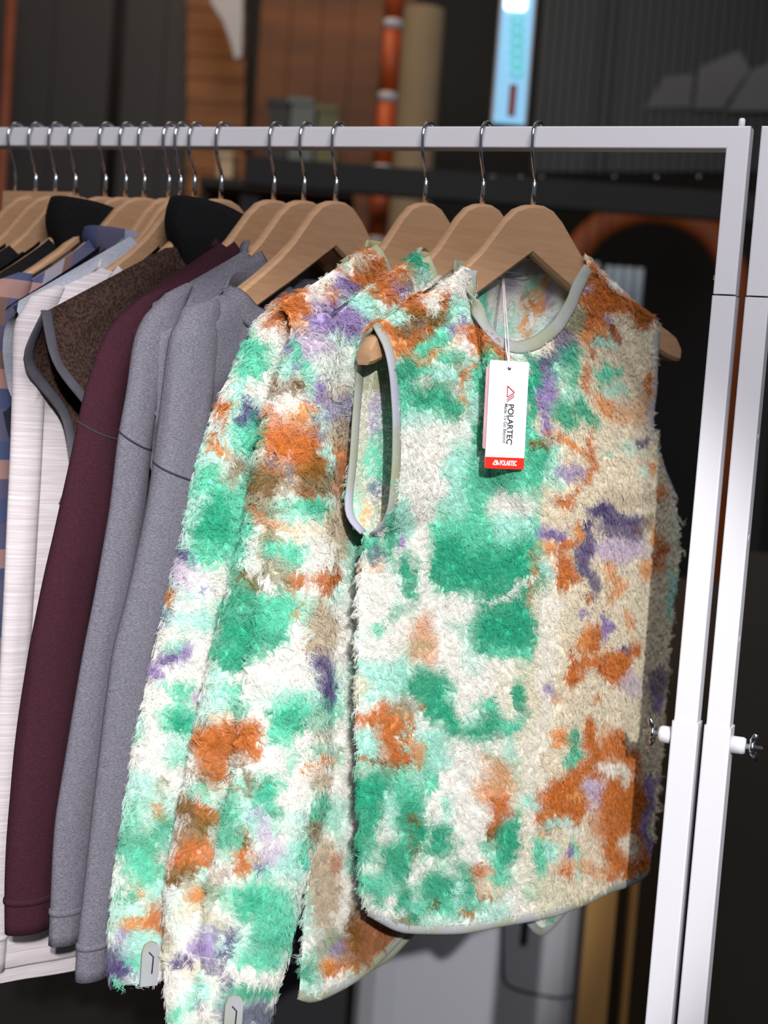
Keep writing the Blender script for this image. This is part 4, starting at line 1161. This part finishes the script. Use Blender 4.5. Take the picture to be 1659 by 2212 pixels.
ROWS_A = [(646, 452, 474), (652, 425, 478), (662, 402, 478), (678, 385, 477), (700, 371, 475), (760, 360, 470), (850, 352, 460), (950, 340, 448), (1100, 318, 430), (1287, 275, 388), (1400, 243, 352), (1600, 218, 322), (1767, 198, 288), (1900, 184, 264), (2024, 168, 240), (2112, 162, 232)]
ROWS_B = [(612, 402, 418), (626, 372, 412), (645, 345, 405), (666, 322, 398), (690, 305, 392), (730, 290, 382), (850, 275, 345), (950, 255, 328), (1100, 238, 314), (1287, 203, 288), (1400, 180, 260), (1600, 148, 236), (1767, 120, 206), (1900, 112, 190), (2036, 105, 172)]
ROWS_C = [(622, 352, 366), (638, 318, 356), (656, 286, 342), (675, 262, 330), (696, 243, 320), (724, 224, 306), (853, 181, 268), (980, 155, 255), (1142, 119, 238), (1251, 92, 210), (1400, 62, 186), (1620, 33, 156), (1804, 15, 130), (1900, 12, 118), (2008, 14, 110)]
ROWS_D = [(618, 118, 140), (632, 84, 134), (650, 58, 128), (672, 40, 120), (700, 29, 112), (850, 26, 96), (1000, 22, 90), (1200, 13, 78), (1400, 2, 66), (1600, -8, 50), (1900, -22, 24), (2100, -40, 10)]
ROWS_P = [(590, 40, 70), (610, -10, 66), (640, -60, 60), (700, -85, 46), (900, -100, 36), (1300, -130, 24), (1800, -190, -30), (2000, -210, -60)]

grp = 'plain sweatshirts in the middle of the rail'
curA = body_curves(frame(726, 50), sh=(398, 668, .19, 1.46), nk=(480, 634, .085, 1.508), nkf=1.41, nkb=1.468, side=((1.2, -.195, .225), (1.0, -.19, .23)), hem=.745)
gA = plain_garment('grey_sweatshirt', 726, 50, 'heather grey sweatshirt next to the fleece sleeves, front one of two', 'sweatshirt', M_GREY, curA, ROWS_A, grp, 71, seam=(15, .8, .785), neck_w=.013)
curB = body_curves(frame(657, 50), sh=(330, 655, .19, 1.46), nk=(530, 540, .085, 1.508), nkf=1.44, nkb=1.493, side=((1.2, -.195, .225), (1.0, -.19, .23)), hem=.745)
plain_garment('grey_sweatshirt', 657, 50, 'heather grey sweatshirt beside the burgundy one, rear one of two', 'sweatshirt', M_GREY, curB, ROWS_B, grp, 72, seam=(14, .8, .785), neck_w=.013)
curC = body_curves(frame(592, 50), sh=(275, 660, .19, 1.46), nk=(480, 522, .085, 1.508), nkf=1.45, nkb=1.498, side=((1.2, -.2, .225), (1.0, -.2, .23)), hem=.80)
plain_garment('burgundy_sweatshirt', 592, 50, 'dark burgundy sweatshirt between grey sweatshirt and brown vest', 'sweatshirt', M_BURG, curC, ROWS_C, grp, 73, seam=(13, .8, .785), neck_w=.011)
curD = body_curves(frame(478, 50), sh=(100, 672, .2, 1.46), nk=(368, 530, .065, 1.512), nkf=1.46, nkb=1.50, side=((1.32, -.185, .19), (1.26, -.19, .20), (1.2, -.215, .225), (1.0, -.21, .225)), hem=.84)
bv_, frb, Gb1, Gb2, _ = plain_garment('boucle_vest', 478, 50, 'dark brown boucle vest with tall collar and charcoal piped armhole', 'vest', M_BROWN, curD, None, None, 74, arm=.026, collar=(.052, .006, M_BLK))
kk = 24
tape('armhole_piping', bv_, smooth1(Gb1[:kk, 0], 2), Gb1[:kk, 2] - Gb1[:kk, 0], M_PIPE, .006, .002)
tape('armhole_piping', bv_, smooth1(Gb2[:kk, 0], 2), Gb2[:kk, 2] - Gb2[:kk, 0], M_PIPE, .006, .002)
curE = body_curves(frame(420, 46), sh=(60, 655, .2, 1.46), nk=(222, 578, .085, 1.508), nkf=1.44, nkb=1.48, side=((1.2, -.205, .225), (1.0, -.205, .225)), hem=.72)
plain_garment('ribbed_top', 420, 46, 'cream ribbed long-sleeved top beside the brown vest', 'top', M_CREAM, curE, ROWS_D, None, 75, neck_w=.010)
curF = body_curves(frame(390, 46), sh=(40, 650, .2, 1.46), nk=(282, 510, .085, 1.508), nkf=1.45, nkb=1.485, side=((1.2, -.165, .225), (1.0, -.16, .225)), hem=.80)
plain_garment('pale_shirt', 390, 46, 'pale blue-grey shirt showing only its yoke behind the cream top', 'shirt', M_PALE, curF, None, None, 76)
curG = body_curves(frame(312, 45), sh=(-.200, 1.425, .2, 1.46), nk=(-.07, 1.498, .085, 1.508), nkf=1.45, nkb=1.49, side=((1.2, -.22, .225), (1.0, -.22, .225)), hem=.78)
plain_garment('plaid_shirt', 312, 45, 'blue and rust plaid flannel shirt at the left edge', 'shirt', M_PLAID, curG, ROWS_P, None, 77, collar=(.024, .012, M_PLAID))
dark = 'dark garments at the left end of the rail'
curH = body_curves(frame(228, 45), sh=(-.200, 1.425, .2, 1.46), nk=(-.072, 1.502, .075, 1.512), nkf=1.46, nkb=1.50, side=((1.2, -.22, .225), (1.0, -.22, .225)), hem=.80)
plain_garment('black_jacket', 228, 45, 'black jacket with stand-up collar left of the plaid shirt', 'jacket', M_BLK, curH, None, dark, 78, collar=(.050, .006, M_BLK))
for x_, mt_, lab_, sd_ in ((365, M_NAVY, 'navy garment hidden between plaid shirt and pale shirt', 79), (163, M_BLK, 'black garment behind the stand-collar jacket', 80), (120, M_NAVY, 'dark navy garment at the far left end', 81)):
    cu_ = body_curves(frame(x_, 45), sh=(-.200, 1.425, .2, 1.46), nk=(-.08, 1.49, .08, 1.505), nkf=1.44, nkb=1.485, side=((1.2, -.18, .225), (1.0, -.17, .225)), hem=.82)
    plain_garment('dark_garment', x_, 45, lab_, 'garment', mt_, cu_, None, dark, sd_)

# ------------------------------------------------------------------ hang tag on the vest
M_CARD = mat('white_card', lin(246, 244, 248), 0.45, noise=30, color2=lin(243, 241, 246))
M_RED = mat('red_print', lin(226, 34, 16), 0.45, noise=30, color2=lin(222, 32, 16))
M_INK = mat('black_print', lin(24, 24, 30), 0.6, noise=30)
M_INKG = mat('grey_print', lin(78, 80, 100), 0.6, noise=30)
M_INKR = mat('rose_print', lin(176, 36, 60), 0.6, noise=30)
M_WPR = mat('white_print', lin(246, 240, 240), 0.5, noise=30, color2=lin(240, 236, 236))
M_STRING = mat('white_string', lin(226, 214, 214), 0.8, noise=60)
M_PINK = mat('pink_card', lin(206, 160, 168), 0.5, noise=30)


def vest_front_depth(px, py, extra):
    q = proj(Gf.reshape(-1, 3))
    k = np.argsort(np.hypot(q[:, 0] - px, q[:, 1] - py))[:4]
    dep = ((Gf.reshape(-1, 3)[k] - CAM) @ _F).min()
    return CAM + ray(px, py) * (dep - extra)


ctr = vest_front_depth(1094, 900, 0.014)
vw = ctr - CAM
vw /= np.linalg.norm(vw)
nrm = frv[2] * 0.62 - vw * 0.38
nrm[2] = 0.02
nrm /= np.linalg.norm(nrm)
tr_ = np.cross(ZV, nrm)
tr_ /= np.linalg.norm(tr_)


def tagpt(x, y):
    return onplane(x, y, ctr, nrm)


cA, cB, cC, cD = tagpt(1054.5, 777), tagpt(1140, 782.5), tagpt(1133, 1013), tagpt(1050, 1013)
ax_ = (cB - cA) / np.linalg.norm(cB - cA)
down = ((cD - cA) + (cC - cB)) / 2
down -= (down @ ax_) * ax_
TH = np.linalg.norm(down)
down /= TH
TW = (np.linalg.norm(cB - cA) + np.linalg.norm(cC - cD)) / 2
org = (cA + cB + cC + cD) / 4 - ax_ * TW / 2 - down * TH / 2
nn = np.cross(down, ax_)
if nn @ (CAM - ctr) < 0:
    nn = -nn
tg = empty('hang_tag', org, 'white and red swing tag hanging on a string at the vest chest', 'tag')


def card(name, x0, y0, x1, y1, r, corners, lift, thick, material, hole=None):
    """rounded card in tag coordinates (fractions of width / height in metres)"""
    out = []
    cs = [((x1, y1), 0), ((x0, y1), 90), ((x0, y0), 180), ((x1, y0), 270)]
    for k, ((cx_, cy_), a0) in enumerate(cs):
        rr = r if corners[k] else 0.00005
        sx = -1 if cx_ == x1 else 1
        sy = -1 if cy_ == y1 else 1
        for q in range(6):
            a = math.radians(a0 + 18 * q)
            out.append((cx_ + sx * rr + rr * math.cos(a), cy_ + sy * rr + rr * math.sin(a)))
    n = len(out)
    V = [org + ax_ * p[0] + down * p[1] + nn * lift for p in out] + [org + ax_ * p[0] + down * p[1] + nn * (lift + thick) for p in out]
    Fs = [tuple(range(n)), tuple(range(n, 2 * n))[::-1]] + [(i, (i + 1) % n, n + (i + 1) % n, n + i) for i in range(n)]
    return mesh_obj(name, V, Fs, material, tg, smooth=False)


band = TH * 0.893
card('card', 0, 0, TW, TH, .0022, (1, 1, 1, 1), 0, .0006, M_CARD)
rb_ = card('red_band', 0, band, TW, TH, .0022, (1, 1, 0, 0), .0006, .00012, M_RED)
bk = card('rear_card', 0.002, 0.006, TW, TH * .82, .0022, (1, 1, 1, 1), -.0022, .0006, M_PINK)
bk.location = tuple(-ax_ * 0.0045)
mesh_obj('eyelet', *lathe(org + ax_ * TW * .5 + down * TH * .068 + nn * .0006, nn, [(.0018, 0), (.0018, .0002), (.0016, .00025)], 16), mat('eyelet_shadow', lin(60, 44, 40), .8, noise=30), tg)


def text(name, body, size, mat_, origin, xdir, ydir, parent, bold=0.0, width=None):
    c = bpy.data.curves.new(name, 'FONT')
    c.body = body
    c.size = size
    c.extrude = 0.00004
    c.offset = bold
    c.materials.append(mat_)
    o = bpy.data.objects.new(name, c)
    COL.objects.link(o)
    if width:
        bpy.context.view_layer.update()
        if o.dimensions[0] > 1e-6:
            c.space_character = 1.0
            sx = width / o.dimensions[0]
            xs = sx
        else:
            xs = 1
    else:
        xs = 1
    zd = np.cross(xdir, ydir)
    m = Matrix.Identity(4)
    for i in range(3):
        m[i][0], m[i][1], m[i][2] = xdir[i] * xs, ydir[i], zd[i]
        m[i][3] = origin[i]
    o.parent = parent
    o.matrix_parent_inverse = Matrix.Identity(4)
    m2 = Matrix.Translation(-Vector(root_loc(parent))) @ m
    o.matrix_basis = m2
    me = bpy.data.meshes.new_from_object(o)
    me.name = name
    mo = bpy.data.objects.new(name, me)
    COL.objects.link(mo)
    mo.parent = parent
    mo.matrix_basis = m2
    bpy.data.objects.remove(o)
    mo.name = name
    return mo


lt = .00075


def tp(fx, fy, l=lt):
    return org + ax_ * TW * fx + down * TH * fy + nn * l


# the main print reads downwards
text('brand_lettering', 'POLARTEC', TW * .205, M_INK, tp(.522, .395), down, ax_, tg, bold=.00017, width=TH * .37)
text('slogan_lettering', 'Made To Go Beyond', TW * .12, M_INKG, tp(.425, .392), down, ax_, tg, bold=.00009, width=TH * .362)
text('trademark_lettering', '\u00ae', TW * .05, M_INK, tp(.62, .768), down, ax_, tg)


def stroke(name, a, b, wdt, m_, parent, l=lt):
    A, B_ = tp(*a, l), tp(*b, l)
    d = (B_ - A) / np.linalg.norm(B_ - A)
    s_ = np.cross(d, nn) * wdt / 2
    V = [A - s_, B_ - s_, B_ + s_, A + s_]
    V = V + [v + nn * .00006 for v in V]
    return mesh_obj(name, V, [(0, 1, 2, 3), (7, 6, 5, 4), (0, 1, 5, 4), (1, 2, 6, 5), (2, 3, 7, 6), (3, 0, 4, 7)], m_, parent, smooth=False)


for a, b, w_ in (((.475, .232), (.66, .288), .0012), ((.66, .288), (.478, .335), .0010), ((.478, .335), (.475, .232), .0010), ((.66, .307), (.475, .357), .0009), ((.66, .326), (.475, .376), .0009)):
    stroke('logo_stroke', a, b, w_, M_INKR, tg)
text('band_lettering', 'POLARTEC', TW * .16, M_WPR, tp(.375, .966, .0009), ax_, -down, tg, bold=.00022, width=TW * .43)
for a, b, w_ in (((.20, .962), (.262, .921), .0011), ((.262, .921), (.30, .962), .0011), ((.20, .962), (.31, .962), .0009), ((.285, .921), (.33, .962), .0009), ((.30, .921), (.355, .962), .0009)):
    stroke('band_logo_stroke', a, b, w_, M_WPR, tg, .00085)
# string: from the pin on the back neck binding over the front neckline to the eyelet
pin_p = onplane(1086, 594, frv[0] + frv[2] * -.016, frv[2])
over = vest_front_depth(1096, 752, 0.012)
eye = org + ax_ * TW * .5 + down * TH * .066 + nn * .0012
for o_ in (-.0007, .0007):
    pts = []
    for t in np.linspace(0, 1, 16):
        pts.append(pin_p * (1 - t) + over * t + ax_ * o_ * (1 + t))
    for t in np.linspace(0.1, 1, 8):
        pts.append(over * (1 - t) + eye * t + ax_ * o_ * (2 - 2 * t))
    mesh_obj('string', *sweep(smooth1(np.array(pts), 2), nn, .0008, .0008, 8), M_STRING, tg)
pp = [pin_p + frv[1] * (.022 * math.cos(a) + .010) + ZV * (.0035 * math.sin(a)) + frv[2] * .004 for a in np.linspace(0, 2 * np.pi, 24, endpoint=False)]
mesh_obj('safety_pin', *sweep(pp, frv[2], .0006, .0006, 6, True), M_CHROME, tg)

# ------------------------------------------------------------------ back of the shop, out of focus
def slab(name, px0, py0, px1, py1, Yd, thick, material, label=None, cat=None, kind=None, parent=None, group=None, bev=0.0):
    """upright slab standing Yd metres away that covers the pixel rectangle"""
    a, b = at_y(px0, (py0 + py1) / 2, Yd), at_y(px1, (py0 + py1) / 2, Yd)
    t, l = at_y((px0 + px1) / 2, py0, Yd), at_y((px0 + px1) / 2, py1, Yd)
    c = np.array([(a[0] + b[0]) / 2, Yd + thick / 2, (t[2] + l[2]) / 2])
    o = box(name, c, X, ZV, Y, abs(b[0] - a[0]) / 2, abs(t[2] - l[2]) / 2, thick / 2, material, parent, bev)
    if label:
        tag(o, label, cat, group)
    if kind:
        o['kind'] = kind
    return o


def floor_slab(name, px0, px1, py0, Yd, thick, material, **kw):
    """as slab, from the pixel row py0 down to the floor"""
    a, b = at_y(px0, py0, Yd), at_y(px1, py0, Yd)
    z = (a[2] + b[2]) / 2
    o = box(name, np.array([(a[0] + b[0]) / 2, Yd + thick / 2, z / 2]), X, Y, ZV, abs(b[0] - a[0]) / 2, thick / 2, z / 2, material, None, 0)
    tag(o, kw.get('label'), kw.get('cat'), kw.get('group'), kw.get('kind'))
    return o


M_BRN = mat('brown_plank', lin(150, 96, 44), 0.6, noise=2.5, stretch=(1, 1, 7), color2=lin(118, 70, 26))
M_BRN2 = mat('amber_plank', lin(120, 68, 24), 0.6, noise=2.5, stretch=(1, 1, 6), color2=lin(86, 46, 14))
M_ORN = mat('orange_paint', lin(186, 78, 26), 0.5, noise=8)
M_LGREY = mat('light_grey_plastic', lin(176, 178, 186), 0.42, noise=1.2, color2=lin(170, 172, 180))
M_MGREY = mat('mid_grey_cloth', lin(104, 106, 112), 0.9, noise=3)
M_TAN = mat('tan_plywood', lin(196, 152, 92), 0.55, noise=3, stretch=(1, 1, .2), color2=lin(182, 136, 76))
M_DGREEN = mat('dark_green_panel', lin(17, 25, 25), 0.5, noise=2)
M_BLUEW = mat('pale_blue_cloth', lin(176, 196, 214), 0.8, noise=2)
M_BEIGE = mat('beige_column_paint', lin(132, 120, 100), 0.7, noise=2)

# plank walls at the back, plank by plank
w1 = empty('wall_planks_left', (0, 4.2, 0))
tag(w1, kind='structure')
for k in range(22):
    y0 = -30 + k * 50
    slab('plank', 404, y0 + 3, 528, y0 + 50, 4.2, .02 + .004 * (k % 2), M_BRN, parent=w1)
w2 = empty('wall_planks_center', (0, 4.3, 0))
tag(w2, kind='structure')
for k in range(5):
    x0 = 526 + k * 66
    slab('plank', x0 + 1, -60, x0 + 65, 1200, 4.3, .02 + .004 * (k % 2), M_BRN2, parent=w2)
w3 = empty('wall_panels_dark', (0, 4.25, 0))
tag(w3, kind='structure')
for x0, x1 in ((-120, 88), (90, 212), (240, 326), (328, 402)):
    slab('panel', x0, -80, x1, 1200, 4.25, .03, M_DARK, parent=w3)
w4 = empty('wall_fluted_right', (0, 3.7, 0))
tag(w4, kind='structure')
for k in range(28):
    x0 = 1166 + k * 20
    slab('flute', x0, -80, x0 + 15, 372, 3.7, .012, M_DGREEN, parent=w4)
slab('fluted_backing', 1160, -80, 1730, 372, 3.72, .02, M_BLACK, parent=w4)

# poles, sign, cabinet, ring arch, cloths
pole = empty('striped_pole', at_y(830, 300, 3.3) * np.array([1, 1, 0]), 'orange pole with white bands behind the rail', 'pole')
pb0 = at_y(833, 272, 3.3)
zt = 2.35
nst = 15
for k in range(nst):
    za, zb2 = zt * k / nst, zt * (k + 1) / nst
    mesh_obj('orange_section', *lathe([pb0[0], 3.3, za], ZV, [(.020, 0), (.020, zb2 - za - .02)], 20), M_ORN, pole)
    mesh_obj('white_band', *lathe([pb0[0], 3.3, zb2 - .02], ZV, [(.021, 0), (.021, .02)], 20), M_LGREY, pole)
col_ = empty('round_column', at_y(905, 300, 3.9) * np.array([1, 1, 0]), 'beige round column behind the striped pole', 'column')
cb = at_y(908, 150, 3.9)
mesh_obj('shaft', *lathe([cb[0], 3.9, 0.08], ZV, [(.055, 0), (.052, 2.3)], 24), M_BEIGE, col_)
mesh_obj('column_base', *lathe([cb[0], 3.9, 0], ZV, [(.085, 0), (.085, .06), (.06, .08)], 24), M_BEIGE, col_)
rp = empty('thin_red_pole', at_y(17, 200, 4.0) * np.array([1, 1, 0]), 'thin brown-red pole at the top left edge', 'pole')
rb0 = at_y(17, 140, 4.0)
mesh_obj('shaft', *lathe([rb0[0], 4.0, 0.02], ZV, [(.013, 0), (.013, 2.4)], 16), mat('red_brown_paint', lin(132, 70, 50), .5, noise=8), rp)
mesh_obj('base_plate', *lathe([rb0[0], 4.0, 0], ZV, [(.06, 0), (.06, .012), (.02, .02)], 16), M_DARK, rp)

# hanging light-box sign
M_SIGN = mat('sign_face_lit', lin(150, 200, 226), .5, emit=(lin(120, 184, 226), .75), noise=3)
sg = empty('light_box_sign', at_y(1116, 270, 3.0), 'glowing pale blue vertical light-box sign above the rail', 'sign')
slab('sign_case', 1076, -120, 1152, 272, 3.0, .05, M_LGREY, parent=sg, bev=.006)
slab('sign_face', 1081, -115, 1147, 267, 2.992, .006, M_SIGN, parent=sg)
slab('sign_glare', 1092, -60, 1140, 22, 2.986, .006, mat('glare_white', lin(255, 255, 255), .5, emit=((1, 1, 1, 1), 2.2), noise=3), parent=sg, bev=.008)  # white glare at the top of the sign, made as a glowing slab
slab('red_mark', 1099, 182, 1115, 250, 2.986, .004, mat('sign_red', lin(150, 24, 24), .5, noise=9), parent=sg)
M_SLET = mat('sign_letter_mint', lin(120, 214, 206), .5, emit=(lin(110, 214, 206), .55), noise=9)
for k in range(6):
    y0 = 40 + k * 23
    c_ = at_y(1117, y0, 2.984)
    mesh_obj('sign_letter', *sweep([c_ + X * .012 * math.cos(a) + ZV * .008 * math.sin(a) for a in np.linspace(0, 2 * np.pi, 14, endpoint=False)], Y, .002, .0028, 6, True), M_SLET, sg)
for s_ in (-1, 1):
    cs_ = at_y(1114 + s_ * 20, -110, 3.02)
    mesh_obj('suspension_rod', *lathe(cs_, ZV, [(.003, 0), (.003, .6)], 8), M_CHROME, sg)

# dark crossbar with rivets
cbar = empty('riveted_crossbar', at_y(1050, 412, 3.1), 'dark horizontal crossbar with small bright rivets behind the hangers', 'crossbar')
slab('bar', 525, 380, 1700, 440, 3.1, .04, M_BLACK, parent=cbar)
for x in (1065, 1125, 1170, 1327, 1418, 1510):
    mesh_obj('rivet', *lathe(at_y(x, 383, 3.098), -Y, [(.0035, 0), (.003, .003), (.0012, .0045)], 10), M_CHROME, cbar)
for x in (540, 1690):
    q_ = at_y(x, 420, 3.14)
    box('bar_leg', [q_[0], 3.16, q_[2] / 2], X, Y, ZV, .02, .015, q_[2] / 2, M_BLACK, cbar)

# orange arch (hoop)
ar = empty('orange_arch', at_y(1390, 560, 3.9) * np.array([1, 1, 0]), 'orange arched hoop low behind the right of the rail', 'arch')
ac = at_y(1405, 640, 3.9)
rad_ = np.linalg.norm(at_y(1405, 452, 3.9) - ac)
pts = [ac + X * rad_ * math.cos(a) + ZV * rad_ * math.sin(a) for a in np.linspace(math.pi * 1.0, 0, 40)]
pts = [pts[0] * np.array([1, 1, 0])] + pts + [pts[-1] * np.array([1, 1, 0])]
mesh_obj('hoop', *sweep(pts, Y, .02, .036, 10), mat('dull_orange_paint', lin(158, 74, 18), .6, noise=8), ar)

# hanging cloths seen between vest and post
for i, (x0, x1, y0, Yd, lab) in enumerate(((1262, 1292, 566, 3.6, 'narrow pale blue hanging cloth beside the vest shoulder'), (1310, 1390, 575, 3.75, 'wide pale blue hanging cloth between vest and rack post'))):
    a, b = at_y(x0, y0, Yd), at_y(x1, y0, Yd)
    n_ = 30
    s = np.linspace(0, 1, n_)
    zz = np.linspace(a[2], a[2] - .75, 12)
    G = np.array([[[a[0] + (b[0] - a[0]) * t, Yd + .012 * math.sin(t * 22 + z * 2), z] for t in s] for z in zz])
    hc = empty('hanging_cloth', (float((a[0] + b[0]) / 2), Yd, float(a[2])), lab, 'cloth')
    o = mesh_obj('cloth', G, grid_faces(12, n_), M_BLUEW, hc)
    for e_ in (a, b):
        mesh_obj('cord', *lathe([e_[0], Yd, a[2] - .01], ZV, [(.0015, 0), (.0015, 3.2 - a[2])], 6), M_BLACK, hc)
    md = o.modifiers.new('t', 'SOLIDIFY')
    md.thickness = .004

# pale pointed pennants at the upper right
for i, P4 in enumerate((((1436, 165), (1500, 160), (1492, 232), (1392, 234)), ((1510, 145), (1598, 108), (1620, 150), (1560, 236), (1498, 236)), ((1625, 150), (1700, 120), (1700, 240), (1570, 240)))):
    Yd = 3.693 - .006 * i
    V = [at_y(x, y, Yd) for x, y in P4]
    n = len(V)
    V += [v + Y * .006 for v in V]
    o = mesh_obj('paper_pennant', V, [tuple(range(n)), tuple(range(n, 2 * n))[::-1]] + [(k, (k + 1) % n, n + (k + 1) % n, n + k) for k in range(n)], M_MGREY, smooth=False)
    tag(o, ('grey paper pennant with slanted left edge, leftmost of three', 'grey paper pennant with tall peak, middle of three', 'grey paper pennant cut by the right edge of view')[i], 'pennant', 'grey pennants upper right')
# pale curved drape at the upper left
prof = [(436, -60), (524, -60), (524, 40), (521, 122), (508, 128), (498, 90), (482, 45), (460, 12)]
V = [at_y(x, y, 3.9) for x, y in prof]
n = len(V)
V += [v + Y * .03 for v in V]
tag(mesh_obj('curved_banner', V, [tuple(range(n)), tuple(range(n, 2 * n))[::-1]] + [(k, (k + 1) % n, n + (k + 1) % n, n + k) for k in range(n)], M_LGREY, smooth=False), 'pale grey tapering banner on the plank wall, top left', 'banner')
# boxes on a shelf seen over the rail
shf = empty('wall_shelf', at_y(600, 440, 3.9), 'dark wall shelf low behind the rail holding canisters', 'shelf')
slab('shelf_board', 430, 392, 760, 412, 3.8, .25, M_BLACK, parent=shf)
slab('shelf_back', 430, 392, 760, 470, 4.05, .02, M_BLACK, parent=shf)
for x0, x1, y0, m_, lab in ((578, 620, 212, M_DARK, 'dark square canister on the shelf'), (624, 676, 210, mat('grey_green_tin', lin(92, 104, 104), .5, noise=4), 'grey-green tin on the shelf'), (682, 728, 226, mat('olive_tin', lin(90, 92, 34), .5, noise=4), 'olive green tin on the shelf'), (470, 502, 326, mat('cream_box_card', lin(190, 172, 140), .6, noise=4), 'small cream box on the shelf')):
    t_ = empty('canister', at_y((x0 + x1) / 2, 392, 3.9), lab, 'canister', 'canisters on the wall shelf')
    slab('canister_body', x0, y0 + 14, x1, 392, 3.85, .12, m_, parent=t_, bev=.01)
    slab('canister_lid', x0 - 2, y0, x1 + 2, y0 + 14, 3.845, .13, m_, parent=t_, bev=.004)

# big rounded white appliance below, tan posts beside it
Yc = 2.55
cab = empty('white_cabinet', at_y(1000, 2212, Yc) * np.array([1, 1, 0]), 'large rounded light grey cabinet behind the vest hem', 'cabinet')
cl, cr_ = at_y(770, 2100, Yc), at_y(1262, 2100, Yc)
ct = at_y(1000, 1850, Yc)
cxm, hwid = (cl[0] + cr_[0]) / 2, (cr_[0] - cl[0]) / 2
box('cabinet_body', [cxm, Yc + .22, ct[2] / 2], X, Y, ZV, hwid, .22, ct[2] / 2, M_LGREY, cab, .07)
M_GROOVE = mat('dark_groove', lin(30, 30, 34), .8, noise=9)
gp = [at_y(x, y, Yc - .001) for x, y in ((1086, 1950), (1085, 2040), (1086, 2112), (1094, 2130), (1130, 2142), (1180, 2153), (1215, 2156), (1240, 2152))]
gp = smooth1(curve3(np.array(gp)[:, [0, 2, 1]], 40)[:, [0, 2, 1]], 2)
mesh_obj('panel_groove', *sweep(gp, ZV, .0022, .0015, 6), M_GROOVE, cab)
hd = at_y(1133, 2015, Yc - .004)
box('slot_handle', hd, X, Y, ZV, .006, .004, .02, M_GROOVE, cab, .002)
floor_slab('bin_stand', 400, 760, 2010, 2.75, .3, M_DARK, label='dark low plinth behind the fleece sleeves', cat='plinth')
floor_slab('plywood_post', 1276, 1338, 1880, 2.5, .03, M_TAN, label='wide tan plywood upright between cabinet and rack post', cat='upright')
floor_slab('plywood_post', 1376, 1390, 1800, 2.62, .03, M_TAN, label='narrow tan plywood upright close to the rack post', cat='upright')
floor_slab('dark_board', 1338, 1560, 1250, 2.75, .03, mat('dark_wood_board', lin(66, 50, 30), .6, noise=3, stretch=(1, 1, .3)), label='dark brown board behind the plywood uprights', cat='board')
floor_slab('cupboard_door', 1596, 1800, 1200, 2.2, .03, mat('dark_door_paint', lin(52, 46, 40), .4, noise=2), label='dark cupboard door at the lower right edge', cat='door')
